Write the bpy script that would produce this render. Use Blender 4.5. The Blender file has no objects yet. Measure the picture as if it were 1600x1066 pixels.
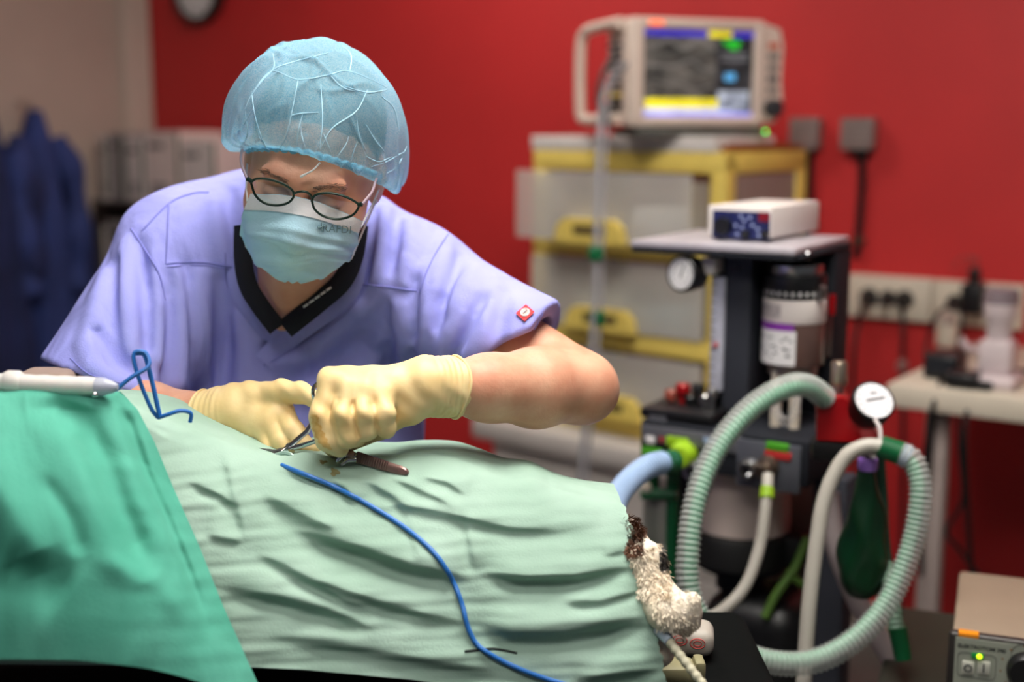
import bpy, bmesh, math, random
import numpy as np
from mathutils import Matrix, Vector
random.seed(7); RNG = np.random.default_rng(7)
SC = bpy.context.scene
COL = SC.collection
# ------------------------------------------------------------------ camera
PITCH = math.radians(9.5); FPX = 2000.0; CAMZ = 1.45
cd = bpy.data.cameras.new('camera'); cam = bpy.data.objects.new('camera', cd); COL.objects.link(cam)
cam.location = (0, 0, CAMZ); cam.rotation_euler = (math.pi/2 - PITCH, 0, 0)
cd.sensor_width = 36; cd.lens = 45; cd.clip_start = 0.05
cd.dof.use_dof = True; cd.dof.focus_distance = 1.45; cd.dof.aperture_fstop = 1.9
SC.camera = cam
# ------------------------------------------------------------------ world, exposure
w = bpy.data.worlds.new('world'); SC.world = w; w.use_nodes = True
w.node_tree.nodes['Background'].inputs[0].default_value = (0.75, 0.80, 0.9, 1)
w.node_tree.nodes['Background'].inputs[1].default_value = 0.10
vs = SC.view_settings
vs.view_transform = 'Standard'; vs.look = 'None'; vs.gamma = 1; vs.use_curve_mapping = False
vs.exposure = 0.05
# ceiling lamps of the room: (x, y, size x, size y, strength)
LAMPS = [(0.22, 1.42, 0.9, 0.9, 20.0), (-0.55, 3.45, 1.0, 0.4, 14.0), (-0.2, 0.1, 1.2, 0.6, 10.0)]
CEIL = 2.75
# ------------------------------------------------------------------ pixel <-> world
SP, CP = math.sin(PITCH), math.cos(PITCH)
CAM = np.array([0, 0, CAMZ]); RT = np.array([1., 0, 0]); UP = np.array([0, SP, CP]); FW = np.array([0, CP, -SP])
def P(px, py, d):
    return CAM + d*(FW + (px-800)/FPX*RT + (533-py)/FPX*UP)
def PL(*t): return [P(*q) for q in t]
def ray(px, py):
    return FW + (px-800)/FPX*RT + (533-py)/FPX*UP
def lin(c):
    c = c/255.0
    return c/12.92 if c <= 0.04045 else ((c+0.055)/1.055)**2.4
def rgb(c): return (lin(c[0]), lin(c[1]), lin(c[2]), 1.0)
# ------------------------------------------------------------------ materials
MATS = {}
def M(name, col, rough=0.5, metal=0.0, var=0.08, vs=12.0, bump=0.0, bs=60.0, col2=None, trans=0.0, alpha=1.0,
      emit=0.0, sss=0.0, coat=0.0, wave=None, spec=0.5, transluc=0.0, detail=4.0, wr=None):
    if name in MATS: return MATS[name]
    m = bpy.data.materials.new(name); m.use_nodes = True; MATS[name] = m
    nt = m.node_tree; N = nt.nodes; L = nt.links; b = N['Principled BSDF']
    tc = N.new('ShaderNodeTexCoord'); nz = N.new('ShaderNodeTexNoise'); nz.inputs['Scale'].default_value = vs
    nz.inputs['Detail'].default_value = detail
    L.new(tc.outputs['Object'], nz.inputs['Vector'])
    mx = N.new('ShaderNodeMix'); mx.data_type = 'RGBA'
    c = rgb(col)
    if col2 is None:
        a = tuple(max(0, v*(1-var)) for v in c[:3])+(1,); d = tuple(min(1, v*(1+var)) for v in c[:3])+(1,)
    else: a, d = c, rgb(col2)
    mx.inputs['A'].default_value = a; mx.inputs['B'].default_value = d
    rm = N.new('ShaderNodeMapRange'); rm.inputs[1].default_value = 0.35; rm.inputs[2].default_value = 0.65
    L.new(nz.outputs[0], rm.inputs[0]); L.new(rm.outputs[0], mx.inputs['Factor'])
    L.new(mx.outputs['Result'], b.inputs['Base Color'])
    b.inputs['Roughness'].default_value = rough; b.inputs['Metallic'].default_value = metal
    b.inputs['Specular IOR Level'].default_value = spec
    if trans: b.inputs['Transmission Weight'].default_value = trans
    if alpha < 1: b.inputs['Alpha'].default_value = alpha
    if sss:
        b.inputs['Subsurface Weight'].default_value = sss; b.inputs['Subsurface Radius'].default_value = (0.012, 0.005, 0.003)
        b.inputs['Subsurface Scale'].default_value = 1.0
    if coat: b.inputs['Coat Weight'].default_value = coat
    if emit:
        L.new(mx.outputs['Result'], b.inputs['Emission Color']); b.inputs['Emission Strength'].default_value = emit
    if bump or wave or wr:
        bp = N.new('ShaderNodeBump'); bp.inputs['Distance'].default_value = 0.002
        bp.inputs['Strength'].default_value = max(bump, 0.25)
        n2 = N.new('ShaderNodeTexNoise'); n2.inputs['Scale'].default_value = bs; n2.inputs['Detail'].default_value = 5
        L.new(tc.outputs['Object'], n2.inputs['Vector'])
        h = n2.outputs[0]
        if wave:
            wv = N.new('ShaderNodeTexWave'); wv.bands_direction = wave[0]; wv.inputs['Scale'].default_value = wave[1]
            wv.inputs['Distortion'].default_value = wave[2]; wv.inputs['Detail'].default_value = 2
            L.new(tc.outputs['Object'], wv.inputs['Vector'])
            ad = N.new('ShaderNodeMath'); ad.operation = 'MULTIPLY_ADD'; ad.inputs[1].default_value = wave[3]
            L.new(wv.outputs['Fac'], ad.inputs[0]); L.new(h, ad.inputs[2]); h = ad.outputs[0]
        L.new(h, bp.inputs['Height']); L.new(bp.outputs[0], b.inputs['Normal'])
        if wr:                                        # soft wrinkles: stretched, warped noise
            mp_ = N.new('ShaderNodeMapping'); mp_.inputs['Scale'].default_value = wr[2]; L.new(tc.outputs['Object'], mp_.inputs['Vector'])
            n3 = N.new('ShaderNodeTexNoise'); n3.inputs['Scale'].default_value = wr[0]; n3.inputs['Detail'].default_value = 2.5; n3.inputs['Distortion'].default_value = 0.8
            L.new(mp_.outputs[0], n3.inputs['Vector']); b3 = N.new('ShaderNodeBump'); b3.inputs['Distance'].default_value = wr[1]; b3.inputs['Strength'].default_value = 1.0
            L.new(n3.outputs[0], b3.inputs['Height']); L.new(b3.outputs[0], bp.inputs['Normal'])
    if transluc:
        tl = N.new('ShaderNodeBsdfTranslucent'); L.new(mx.outputs['Result'], tl.inputs[0])
        ms = N.new('ShaderNodeMixShader'); ms.inputs[0].default_value = transluc
        out = N['Material Output']; L.new(b.outputs[0], ms.inputs[1]); L.new(tl.outputs[0], ms.inputs[2]); L.new(ms.outputs[0], out.inputs[0])
    return m
# ------------------------------------------------------------------ objects
MW = {}                                  # object -> rigid world matrix (4x4 numpy)
def thing(name, label, cat, loc=(0, 0, 0), yaw=0.0, group=None):
    o = bpy.data.objects.new(name, None); COL.objects.link(o); o.empty_display_size = 0.05
    o.location = tuple(float(v) for v in loc); o.rotation_euler = (0, 0, math.radians(yaw))
    T = np.eye(4); c, s = math.cos(math.radians(yaw)), math.sin(math.radians(yaw))
    T[:2, :2] = [[c, -s], [s, c]]; T[:3, 3] = loc; MW[o] = T
    o['label'] = label; o['category'] = cat
    if group: o['group'] = group
    return o
def obj(name, V, F, mat, parent=None, smooth=True, ang=38, label=None):
    V = np.asarray(V, dtype=float)
    if parent is not None:
        T = MW[parent]
    else:
        T = np.eye(4); lo, hi = V.min(0), V.max(0); T[:3, 3] = [(lo[0]+hi[0])/2, (lo[1]+hi[1])/2, lo[2]]
    Vl = (V - T[:3, 3]) @ T[:3, :3]
    me = bpy.data.meshes.new(name)
    if isinstance(F, np.ndarray) and F.shape[1] == 4 and len(F) > 2000:
        n = len(F); me.vertices.add(len(Vl)); me.vertices.foreach_set('co', Vl.ravel())
        me.loops.add(n*4); me.loops.foreach_set('vertex_index', F.ravel().astype(np.int32))
        me.polygons.add(n); me.polygons.foreach_set('loop_start', np.arange(0, n*4, 4, dtype=np.int32))
        me.update(calc_edges=True); me.validate()
    else:
        me.from_pydata([tuple(v) for v in Vl], [], [tuple(int(i) for i in f) for f in F]); me.update()
    if smooth:
        me.polygons.foreach_set('use_smooth', [True]*len(me.polygons))
        if ang: me.set_sharp_from_angle(angle=math.radians(ang))
    me.materials.append(mat)
    o = bpy.data.objects.new(name, me); COL.objects.link(o)
    if parent is not None: o.parent = parent
    else: o.location = tuple(T[:3, 3])
    MW[o] = T
    if label: o['label'] = label
    return o
def tag(o, label, cat, group=None, kind=None):
    o['label'] = label
    if cat: o['category'] = cat
    if group: o['group'] = group
    if kind: o['kind'] = kind
    return o
def struct(o, label, cat=None):
    o['kind'] = 'structure'; o['label'] = label
    if cat: o['category'] = cat
    return o
def axes(d):
    d = np.asarray(d, float); d = d/np.linalg.norm(d)
    h = np.array([0, 0, 1.]) if abs(d[2]) < 0.9 else np.array([1., 0, 0])
    a = np.cross(h, d); a /= np.linalg.norm(a); return a, np.cross(d, a), d
def spline(pts, n=8):
    p = np.asarray(pts, float)
    if len(p) < 3: return p
    p = np.vstack([2*p[0]-p[1], p, 2*p[-1]-p[-2]]); out = []
    for i in range(1, len(p)-2):
        for t in np.linspace(0, 1, n, endpoint=False):
            out.append(0.5*((2*p[i])+(-p[i-1]+p[i+1])*t+(2*p[i-1]-5*p[i]+4*p[i+1]-p[i+2])*t*t+(-p[i-1]+3*p[i]-3*p[i+1]+p[i+2])*t**3))
    out.append(p[-2]); return np.array(out)
def resample(p, step):
    s = np.r_[0, np.cumsum(np.linalg.norm(np.diff(p, axis=0), axis=1))]
    n = max(2, int(s[-1]/step)+1); t = np.linspace(0, s[-1], n)
    return np.stack([np.interp(t, s, p[:, k]) for k in range(3)], 1)
class MB:
    def __init__(s, T=None): s.V = []; s.F = []; s.n = 0; s.T = T
    def add(s, V, F):
        V = np.asarray(V, float)
        if s.T is not None: V = V @ s.T[:3, :3].T + s.T[:3, 3]
        s.V.append(V); s.F += [tuple(int(i)+s.n for i in f) for f in F]; s.n += len(V); return s
    def box(s, lo, hi, bev=0.0, seg=2):
        lo = np.minimum(lo, hi) if True else lo; lo0 = np.array(lo, float); hi0 = np.array(hi, float)
        bm = bmesh.new(); bmesh.ops.create_cube(bm, size=1.0)
        c = (lo0+hi0)/2; e = np.abs(hi0-lo0)
        e = np.maximum(e, 1e-4)
        for v in bm.verts: v.co = Vector((c[0]+v.co.x*e[0], c[1]+v.co.y*e[1], c[2]+v.co.z*e[2]))
        if bev > 0: bmesh.ops.bevel(bm, geom=list(bm.edges), offset=min(bev, e.min()*0.45), segments=seg, profile=0.5, affect='EDGES')
        bm.verts.index_update()
        V = [tuple(v.co) for v in bm.verts]; F = [[v.index for v in f.verts] for f in bm.faces]; bm.free()
        return s.add(V, F)
    def cyl(s, a, b, r, r2=None, n=24, cap=True):
        a = np.asarray(a, float); b = np.asarray(b, float); r2 = r if r2 is None else r2
        x, y, _ = axes(b-a); t = np.linspace(0, 2*math.pi, n, endpoint=False)
        c = np.cos(t)[:, None]*x + np.sin(t)[:, None]*y
        V = np.vstack([a+r*c, b+r2*c]); F = [(i, (i+1) % n, n+(i+1) % n, n+i) for i in range(n)]
        if cap: F += [tuple(range(n-1, -1, -1)), tuple(range(n, 2*n))]
        return s.add(V, F)
    def lathe(s, prof, a, d=(0, 0, 1), n=28, cap=True):
        a = np.asarray(a, float); x, y, z = axes(d); t = np.linspace(0, 2*math.pi, n, endpoint=False)
        c = np.cos(t)[:, None]*x + np.sin(t)[:, None]*y
        V = np.vstack([a + r*c + h*z for r, h in prof]); F = []
        for k in range(len(prof)-1):
            F += [(k*n+i, k*n+(i+1) % n, (k+1)*n+(i+1) % n, (k+1)*n+i) for i in range(n)]
        if cap: F += [tuple(range(n-1, -1, -1)), tuple(range((len(prof)-1)*n, len(prof)*n))]
        return s.add(V, F)
    def tube(s, pts, r, n=10, cap=True, closed=False, flat=1.0):
        p = np.asarray(pts, float); k = len(p); r = np.broadcast_to(np.asarray(r, float), (k,))
        tg = np.gradient(p, axis=0) if not closed else (np.roll(p, -1, 0)-np.roll(p, 1, 0))
        tg /= np.linalg.norm(tg, axis=1)[:, None]+1e-12
        x, y, _ = axes(tg[0]); th = np.linspace(0, 2*math.pi, n, endpoint=False); V = []
        for i in range(k):
            x = x - tg[i]*np.dot(x, tg[i]); x /= np.linalg.norm(x)+1e-12; y = np.cross(tg[i], x)
            V.append(p[i] + r[i]*(np.cos(th)[:, None]*x + flat*np.sin(th)[:, None]*y))
        F = []
        for i in range(k if closed else k-1):
            j = (i+1) % k
            F += [(i*n+q, i*n+(q+1) % n, j*n+(q+1) % n, j*n+q) for q in range(n)]
        if cap and not closed: F += [tuple(range(n-1, -1, -1)), tuple(range((k-1)*n, k*n))]
        return s.add(np.vstack(V), F)
    def prism(s, poly, y0, y1):                      # polygon in local x,z extruded along local y
        n = len(poly); V = [(x, y0, z) for x, z in poly]+[(x, y1, z) for x, z in poly]
        F = [tuple(range(n)), tuple(range(2*n-1, n-1, -1))]+[((i+1) % n, i, n+i, n+(i+1) % n) for i in range(n)]
        return s.add(V, F)
    def sphere(s, c, r, n=16, m=10):
        r = np.broadcast_to(np.asarray(r, float), (3,)); V = [np.array(c)+r*[0, 0, 1]]; F = []
        for i in range(1, m):
            for j in range(n):
                a, b = math.pi*i/m, 2*math.pi*j/n
                V.append(np.array(c)+r*[math.sin(a)*math.cos(b), math.sin(a)*math.sin(b), math.cos(a)])
        V.append(np.array(c)-r*[0, 0, 1]); e = len(V)-1
        F += [(0, 1+j, 1+(j+1) % n) for j in range(n)]
        for i in range(m-2):
            F += [(1+i*n+j, 1+(i+1)*n+j, 1+(i+1)*n+(j+1) % n, 1+i*n+(j+1) % n) for j in range(n)]
        F += [(e, 1+(m-2)*n+(j+1) % n, 1+(m-2)*n+j) for j in range(n)]
        return s.add(V, F)
    def grid(s, G):                                   # G: (a,b,3) points
        a, b = G.shape[:2]
        F = [(i*b+j, (i+1)*b+j, (i+1)*b+j+1, i*b+j+1) for i in range(a-1) for j in range(b-1)]
        return s.add(G.reshape(-1, 3), F)
    def build(s, name, mat, parent=None, **k):
        return obj(name, np.vstack(s.V), s.F, mat, parent, **k)
class Fr:
    """upright frame turned by yaw: x' runs to the right and nearer, y' away, z up"""
    def __init__(s, o, yaw):
        s.o = np.array([o[0], o[1], o[2]], float); s.yaw = yaw; t = math.radians(yaw)
        s.R = np.array([[math.cos(t), math.sin(t), 0], [-math.sin(t), math.cos(t), 0], [0, 0, 1.]])   # columns x', y', z
        s.T = np.eye(4); s.T[:3, :3] = s.R; s.T[:3, 3] = s.o
    def loc(s, p): return (np.asarray(p)-s.o) @ s.R
    def w(s, p): return np.asarray(p, float) @ s.R.T + s.o
    def hit(s, px, py, v=0.0, k=1):                  # pixel ray onto local plane  axis k = v
        d = ray(px, py) @ s.R; o = s.loc(CAM); t = (v-o[k])/d[k]; return o+t*d
    def rect(s, x0, x1, y0, y1, v=0.0):
        xm, ym = (x0+x1)/2, (y0+y1)/2
        return s.hit(x0, ym, v)[0], s.hit(x1, ym, v)[0], s.hit(xm, y1, v)[2], s.hit(xm, y0, v)[2]
    def mb(s): return MB(s.T)
    def pbox(s, m, x0, x1, y0, y1, v, dep, bev=0.0):  # box whose front face (at y'=v) covers that pixel rectangle
        a, b, c, d = s.rect(x0, x1, y0, y1, v); return m.box((a, v, c), (b, v+dep, d), bev)
    def cyly(s, m, px, py, v, r, dep, n=28, r2=None):     # disc facing the front
        h = s.hit(px, py, v); return m.cyl((h[0], v+dep, h[2]), (h[0], v, h[2]), r if r2 is None else r2, r, n)
def text_mesh(body, size, bold=0.0):
    cu = bpy.data.curves.new('txt', 'FONT'); cu.body = body; cu.size = size; cu.extrude = size*0.01; cu.offset = size*bold; cu.resolution_u = 4
    ob = bpy.data.objects.new('txt', cu); COL.objects.link(ob)
    dg = bpy.context.evaluated_depsgraph_get(); me = bpy.data.meshes.new_from_object(ob.evaluated_get(dg))
    V = np.array([v.co[:] for v in me.vertices]); F = [tuple(p.vertices) for p in me.polygons]
    bpy.data.objects.remove(ob); bpy.data.curves.remove(cu); bpy.data.meshes.remove(me)
    V[:, 0] -= V[:, 0].min(); return V, F
# ------------------------------------------------------------------ signed distance modelling
f32 = np.float32
def smin(a, b, k):
    h = np.maximum(k-np.abs(a-b), 0)/k; return np.minimum(a, b)-h*h*k*0.25
def smax(a, b, k): return -smin(-a, -b, k)
def cone(p, a, b, r1, r2):
    a = np.asarray(a, f32); ab = np.asarray(b, f32)-a; q = p-a; t = np.clip((q@ab)/float(ab@ab), 0, 1)
    return np.linalg.norm(q-t[:, None]*ab, axis=1)-(r1+(r2-r1)*t)
def ell(p, c, r, R=None):
    q = p-np.asarray(c, f32)
    if R is not None: q = q@np.asarray(R, f32)
    r = np.asarray(r, f32); k0 = np.linalg.norm(q/r, axis=1); k1 = np.linalg.norm(q/(r*r), axis=1)+1e-9
    return k0*(k0-1)/k1
def chain(p, pts, rs, k=0.004):
    d = None
    for i in range(len(pts)-1):
        c = cone(p, pts[i], pts[i+1], rs[i], rs[i+1]); d = c if d is None else smin(d, c, k)
    return d
def sdf_mesh(fn, lo, hi, h, B=8):
    lo = np.array(lo, f32); hi = np.array(hi, f32); nb = np.ceil((hi-lo)/(h*B)).astype(int)
    n = nb*B+1
    cb = [lo[k]+(np.arange(nb[k])+0.5)*h*B for k in range(3)]
    C = np.stack(np.meshgrid(*cb, indexing='ij'), -1).reshape(-1, 3).astype(f32)
    dc = fn(C); D = np.ones(n, f32)
    Dc = np.repeat(np.repeat(np.repeat(dc.reshape(nb), B, 0), B, 1), B, 2)
    D[:-1, :-1, :-1] = Dc; D[-1] = 1; D[:, -1] = 1; D[:, :, -1] = 1
    act = np.argwhere(np.abs(dc.reshape(nb)) < h*B*1.25)
    g = np.arange(B+1)
    off = np.stack(np.meshgrid(g, g, g, indexing='ij'), -1).reshape(-1, 3)
    for c0 in range(0, len(act), 3000):
        base = act[c0:c0+3000]*B; ii = (base[:, None, :]+off[None]).reshape(-1, 3)
        D[ii[:, 0], ii[:, 1], ii[:, 2]] = fn((lo+ii*h).astype(f32))
    S = D < 0
    c8 = [S[a:n[0]-1+a, b:n[1]-1+b, c:n[2]-1+c] for a in (0, 1) for b in (0, 1) for c in (0, 1)]
    cnt = np.zeros(c8[0].shape, np.int8)
    for q in c8: cnt += q
    cells = np.argwhere((cnt > 0) & (cnt < 8))
    idx = -np.ones(cnt.shape, np.int64); idx[cells[:, 0], cells[:, 1], cells[:, 2]] = np.arange(len(cells))
    acc = np.zeros((len(cells), 3)); num = np.zeros(len(cells))
    co = [(a, b, c) for a in (0, 1) for b in (0, 1) for c in (0, 1)]
    for a in co:
        for b in co:
            if sum(b)-sum(a) == 1 and all(b[k] >= a[k] for k in range(3)):
                va = D[cells[:, 0]+a[0], cells[:, 1]+a[1], cells[:, 2]+a[2]]; vb = D[cells[:, 0]+b[0], cells[:, 1]+b[1], cells[:, 2]+b[2]]
                m = (va < 0) != (vb < 0); t = np.where(m, va/np.where(m, va-vb, 1), 0)
                for k in range(3): acc[:, k] += np.where(m, a[k]+t*(b[k]-a[k]), 0)
                num += m
    V = lo+(cells+acc/num[:, None])*h
    Fs = []
    for ax in range(3):
        u, v = (ax+1) % 3, (ax+2) % 3
        s0 = [slice(None)]*3; s1 = [slice(None)]*3; s0[ax] = slice(0, -1); s1[ax] = slice(1, None)
        A, Bq = S[tuple(s0)], S[tuple(s1)]; e = np.argwhere(A != Bq)
        e = e[(e[:, u] > 0) & (e[:, v] > 0) & (e[:, u] < n[u]-1) & (e[:, v] < n[v]-1)]
        fl = A[e[:, 0], e[:, 1], e[:, 2]]
        def cell(du, dv):
            q = e.copy(); q[:, u] += du; q[:, v] += dv; return idx[q[:, 0], q[:, 1], q[:, 2]]
        Q = np.stack([cell(-1, -1), cell(0, -1), cell(0, 0), cell(-1, 0)], 1)
        Q[~fl] = Q[~fl][:, ::-1]; Fs.append(Q)
    F = np.vstack(Fs); F = F[(F >= 0).all(1)]
    return V, F
def smooth_mesh(V, F, it=2, lam=0.5):
    E = np.vstack([F[:, [0, 1]], F[:, [1, 2]], F[:, [2, 3]], F[:, [3, 0]]])
    E = np.vstack([E, E[:, ::-1]]); deg = np.bincount(E[:, 0], minlength=len(V))[:, None]
    for _ in range(it):
        a = np.stack([np.bincount(E[:, 0], weights=V[E[:, 1], k], minlength=len(V)) for k in range(3)], 1)/np.maximum(deg, 1)
        V = V+lam*(a-V)
    return V
def cast(fn, px, py, d0=0.9, d1=2.6):
    """march pixel rays to the surface fn = 0; returns world points"""
    px = np.atleast_1d(np.asarray(px, float)); py = np.atleast_1d(np.asarray(py, float))
    R = FW[None]+((px-800)/FPX)[:, None]*RT+((533-py)/FPX)[:, None]*UP; L = np.linalg.norm(R, axis=1)
    t = np.full(len(px), d0)
    for _ in range(90):
        d = fn((CAM+t[:, None]*R).astype(f32)).astype(float); t = np.minimum(t+np.clip(d, -.05, .2)*0.8/L, d1)
    return CAM+t[:, None]*R
def normal(fn, p, e=0.002):
    p = np.asarray(p, f32); g = np.stack([fn(p+np.eye(3, dtype=f32)[k]*e)-fn(p-np.eye(3, dtype=f32)[k]*e) for k in range(3)], 1)
    return g/(np.linalg.norm(g, axis=1)[:, None]+1e-9)
def dens(pts, n=6):                                  # dense smooth pixel polyline
    p = spline([(x, y, 0) for x, y in pts], n); return p[:, 0], p[:, 1]
# ================================================================== the room
WF = Fr((1.05, 3.5, 0), 35)                       # red wall: its face is y' = 0
XC = WF.hit(231, 100, 0)[0]                       # corner with the beige wall
m_red = M('red wall paint', (194, 40, 41), 0.55, var=0.05, vs=3, bump=0.12, bs=220)
m_beige = M('beige wall paint', (188, 168, 155), 0.7, var=0.04, vs=3, bump=0.1, bs=200)
m_trim = M('pale beige trim', (205, 190, 176), 0.5, var=0.03)
m_floor = M('grey vinyl floor', (92, 88, 84), 0.35, var=0.15, vs=30)
m_ceil = M('white ceiling paint', (225, 222, 216), 0.8, var=0.03)
m_lampw = M('lamp diffuser', (255, 250, 242), 0.5, var=0.01, emit=1.0)
m_alu = M('white lacquered metal', (225, 225, 222), 0.35, var=0.03)
struct(WF.mb().box((XC, 0, 0), (4.0, 0.1, CEIL)).build('wall_back', m_red, smooth=False), 'matt red painted wall behind the equipment')
struct(WF.mb().box((XC-0.1, -3.0, 0), (XC, 0.1, CEIL)).build('wall_left', m_beige, smooth=False), 'plain beige wall meeting the red wall at the left')
struct(MB().box((-4.2, -1.6, -0.05), (4.6, 6.3, 0)).build('floor', m_floor, smooth=False), 'dark grey vinyl floor')
struct(MB().box((-4.2, -1.6, CEIL), (4.6, 6.3, CEIL+0.06)).build('ceiling', m_ceil, smooth=False), 'white painted ceiling')
y0 = WF.hit(188, 100, XC, 0)[1]
struct(WF.mb().box((XC, y0, 0), (XC+0.03, -0.005, CEIL-0.01), 0.006).build('trim_1', m_trim, smooth=False), 'pale vertical casing strip in the wall corner')
struct(WF.mb().box((XC+0.04, -0.015, 0), (4.0, 0.0, 0.1), 0.004).build('baseboard_back', m_trim, smooth=False), 'low baseboard under the red wall')
for i, (x, y, sx, sy, st) in enumerate(LAMPS):
    t = thing('ceiling_lamp', ['square ceiling lamp above the operating table', 'long narrow ceiling lamp near the red wall', 'wide ceiling lamp nearest the camera'][i], 'lamp', (x, y, CEIL-0.06))
    z = CEIL-0.06
    m = MB()
    for a, b in (((x-sx/2-.03, y-sy/2-.03), (x+sx/2+.03, y-sy/2)), ((x-sx/2-.03, y+sy/2), (x+sx/2+.03, y+sy/2+.03)),
                 ((x-sx/2-.03, y-sy/2), (x-sx/2, y+sy/2)), ((x+sx/2, y-sy/2), (x+sx/2+.03, y+sy/2))):
        m.box((a[0], a[1], z-.004), (b[0], b[1], CEIL-.002))
    m.build('frame', m_alu, t, smooth=False)
    md = m_lampw.copy(); md.node_tree.nodes['Principled BSDF'].inputs['Emission Strength'].default_value = st
    MB().box((x-sx/2, y-sy/2, z), (x+sx/2, y+sy/2, z+.01)).build('diffuser', md, t, smooth=False)
# ------------------------------------------------------------------ shared materials
m_black = M('black plastic', (16, 16, 18), 0.4, var=0.15)
m_rubber = M('black rubber', (12, 12, 13), 0.6, var=0.15)
m_slate = M('dark slate metal', (58, 60, 68), 0.6, var=0.06, spec=.2)
m_slate2 = M('dark charcoal metal', (34, 36, 42), 0.65, var=0.08, spec=.15)
m_steel = M('brushed steel', (180, 178, 176), 0.28, 1.0, var=0.05, vs=40)
m_chrome = M('polished steel', (205, 205, 208), 0.12, 1.0, var=0.03)
m_white = M('white plastic', (224, 216, 210), 0.4, var=0.03)
m_cream = M('cream plastic', (214, 202, 184), 0.45, var=0.03)
m_grey = M('mid grey plastic', (120, 112, 108), 0.5, var=0.05)
m_paper = M('white printed paper', (225, 222, 222), 0.6, var=0.05, vs=120)
m_yel = M('yellow plastic', (234, 206, 104), 0.45, var=0.05)
m_ink = M('dark print ink', (38, 38, 42), 0.6)
m_redp = M('red anodised metal', (165, 12, 20), 0.3, 0.2, var=0.06)
m_green = M('bottle green plastic', (12, 92, 52), 0.35, var=0.1)
m_lime = M('yellow green label', (150, 190, 30), 0.5, var=0.06)
m_glass = M('clear glass', (235, 240, 240), 0.05, trans=1.0, var=0.01)
# ================================================================== wall clock
t = thing('wall_clock', 'round wall clock with dark rim at the top of the red wall', 'clock', WF.w(WF.hit(316, 20, 0)))
h = WF.hit(316, -18, 0)
R_ = abs(WF.hit(354, -18, 0)[0]-h[0])
WF.mb().lathe([(R_, 0), (R_, .03), (R_*.96, .042), (R_*.84, .042), (R_*.82, .03)], (h[0], -.0005, h[2]), (0, -1, 0), 40, False).build('rim', M('clock rim', (34, 26, 26), 0.4), t)
WF.mb().lathe([(R_*.83, .02), (R_*.83, .03), (0.001, .0305)], (h[0], 0, h[2]), (0, -1, 0), 40).build('dial', m_paper, t)
for k in range(12):
    a = k*math.pi/6; c, s = math.cos(a), math.sin(a)
    WF.mb().box((h[0]+c*R_*.7-.004, -.033, h[2]+s*R_*.7-.004), (h[0]+c*R_*.7+.004, -.03, h[2]+s*R_*.7+.004)).build('hour_mark', m_ink, t)
for a, l in ((1.2, .5), (2.6, .65)):
    WF.mb().tube([(h[0], -.034, h[2]), (h[0]+math.cos(a)*R_*l, -.034, h[2]+math.sin(a)*R_*l)], .004, 6).build('hand', m_ink, t)
# ================================================================== navy gowns hanging on the beige wall
m_navy = M('navy cotton cloth', (46, 60, 118), 0.85, var=0.2, vs=8, bump=0.3, bs=120)
m_navy2 = M('dark navy fleece', (32, 40, 84), 0.9, var=0.2, vs=9, bump=0.35, bs=160)
def gown(pxc, w0, w1, pyt, pyb, mat, label, seed, arm=True):
    """a garment hanging from a hook: closed folded body, two sleeves and a hood or collar"""
    h = WF.hit(pxc, (pyt+pyb)/2, XC+0.10, 0); yc = h[1]
    zt = WF.hit(pxc, pyt, XC+0.10, 0)[2]; zb = WF.hit(pxc, pyb, XC+0.10, 0)[2]
    sc = 1.0/FPX*(WF.w(h)[1]*CP)
    t = thing('hanging_gown', label, 'gown', WF.w((XC+0.1, yc, zb)), -35, 'navy gowns hanging on the beige wall')
    rg = random.Random(seed); ph = [rg.uniform(0, 6.3) for _ in range(6)]
    rows, n = 46, 72; G = np.zeros((rows, n+1, 3))
    for i in range(rows):
        f = i/(rows-1); z = zt+(zb-zt)*f
        ww = (w0+(w1-w0)*min(1, f*1.2))*sc*1.35*(math.sin(min(1, f*7+.08)*math.pi/2)**0.7); dd = 0.045+0.05*min(1, f*3)
        for j in range(n+1):
            a = 2*math.pi*j/n
            fo = 1+min(1, f*2)*(0.10*math.sin(5*a+ph[0]+f*1.5)+0.07*math.sin(9*a+ph[1]-f*2)+0.05*math.sin(14*a+ph[2]))
            G[i, j] = (max(XC+0.006, XC+0.10+dd*math.sin(a)*fo), yc+ww*0.5*math.cos(a)*fo, z+0.01*math.sin(3*a+ph[3])*f)
    m = WF.mb(); m.grid(G); m.add(G[0], [tuple(range(n))]); m.add(G[-1], [tuple(range(n-1, -1, -1))]); m.build('gown_body', mat, t, ang=0)
    if arm:
        for s_ in (-1, 1):
            ww = w1*sc*1.35*0.5
            p = spline([(XC+.11, yc+s_*ww*.6, zt-.10), (XC+.15, yc+s_*ww*.95, zt-.28), (XC+.16, yc+s_*ww*.9, zt-.5), (XC+.15, yc+s_*ww*.8, zt-.66)], 8)
            k = np.linspace(0, 1, len(p)); WF.mb().tube(p, .05+.012*np.sin(k*16+seed)-.008*k, 14).build('sleeve', mat, t, ang=0)
    hk = WF.mb(); hk.tube([(XC+.001, yc, zt+.03), (XC+.06, yc, zt+.02), (XC+.085, yc, zt+.0), (XC+.10, yc, zt+.02)], .006, 8); hk.build('hanger_loop', m_steel, t)
gown(-5, 20, 80, 180, 640, m_navy2, 'dark navy gown cut by the left picture edge', 3)
gown(68, 30, 78, 172, 660, m_navy, 'blue navy gown hanging between the dark gown and the boxes', 11)
gown(118, 22, 34, 235, 640, m_navy2, 'slim dark gown hanging closest to the shelf boxes', 21, False)
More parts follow.
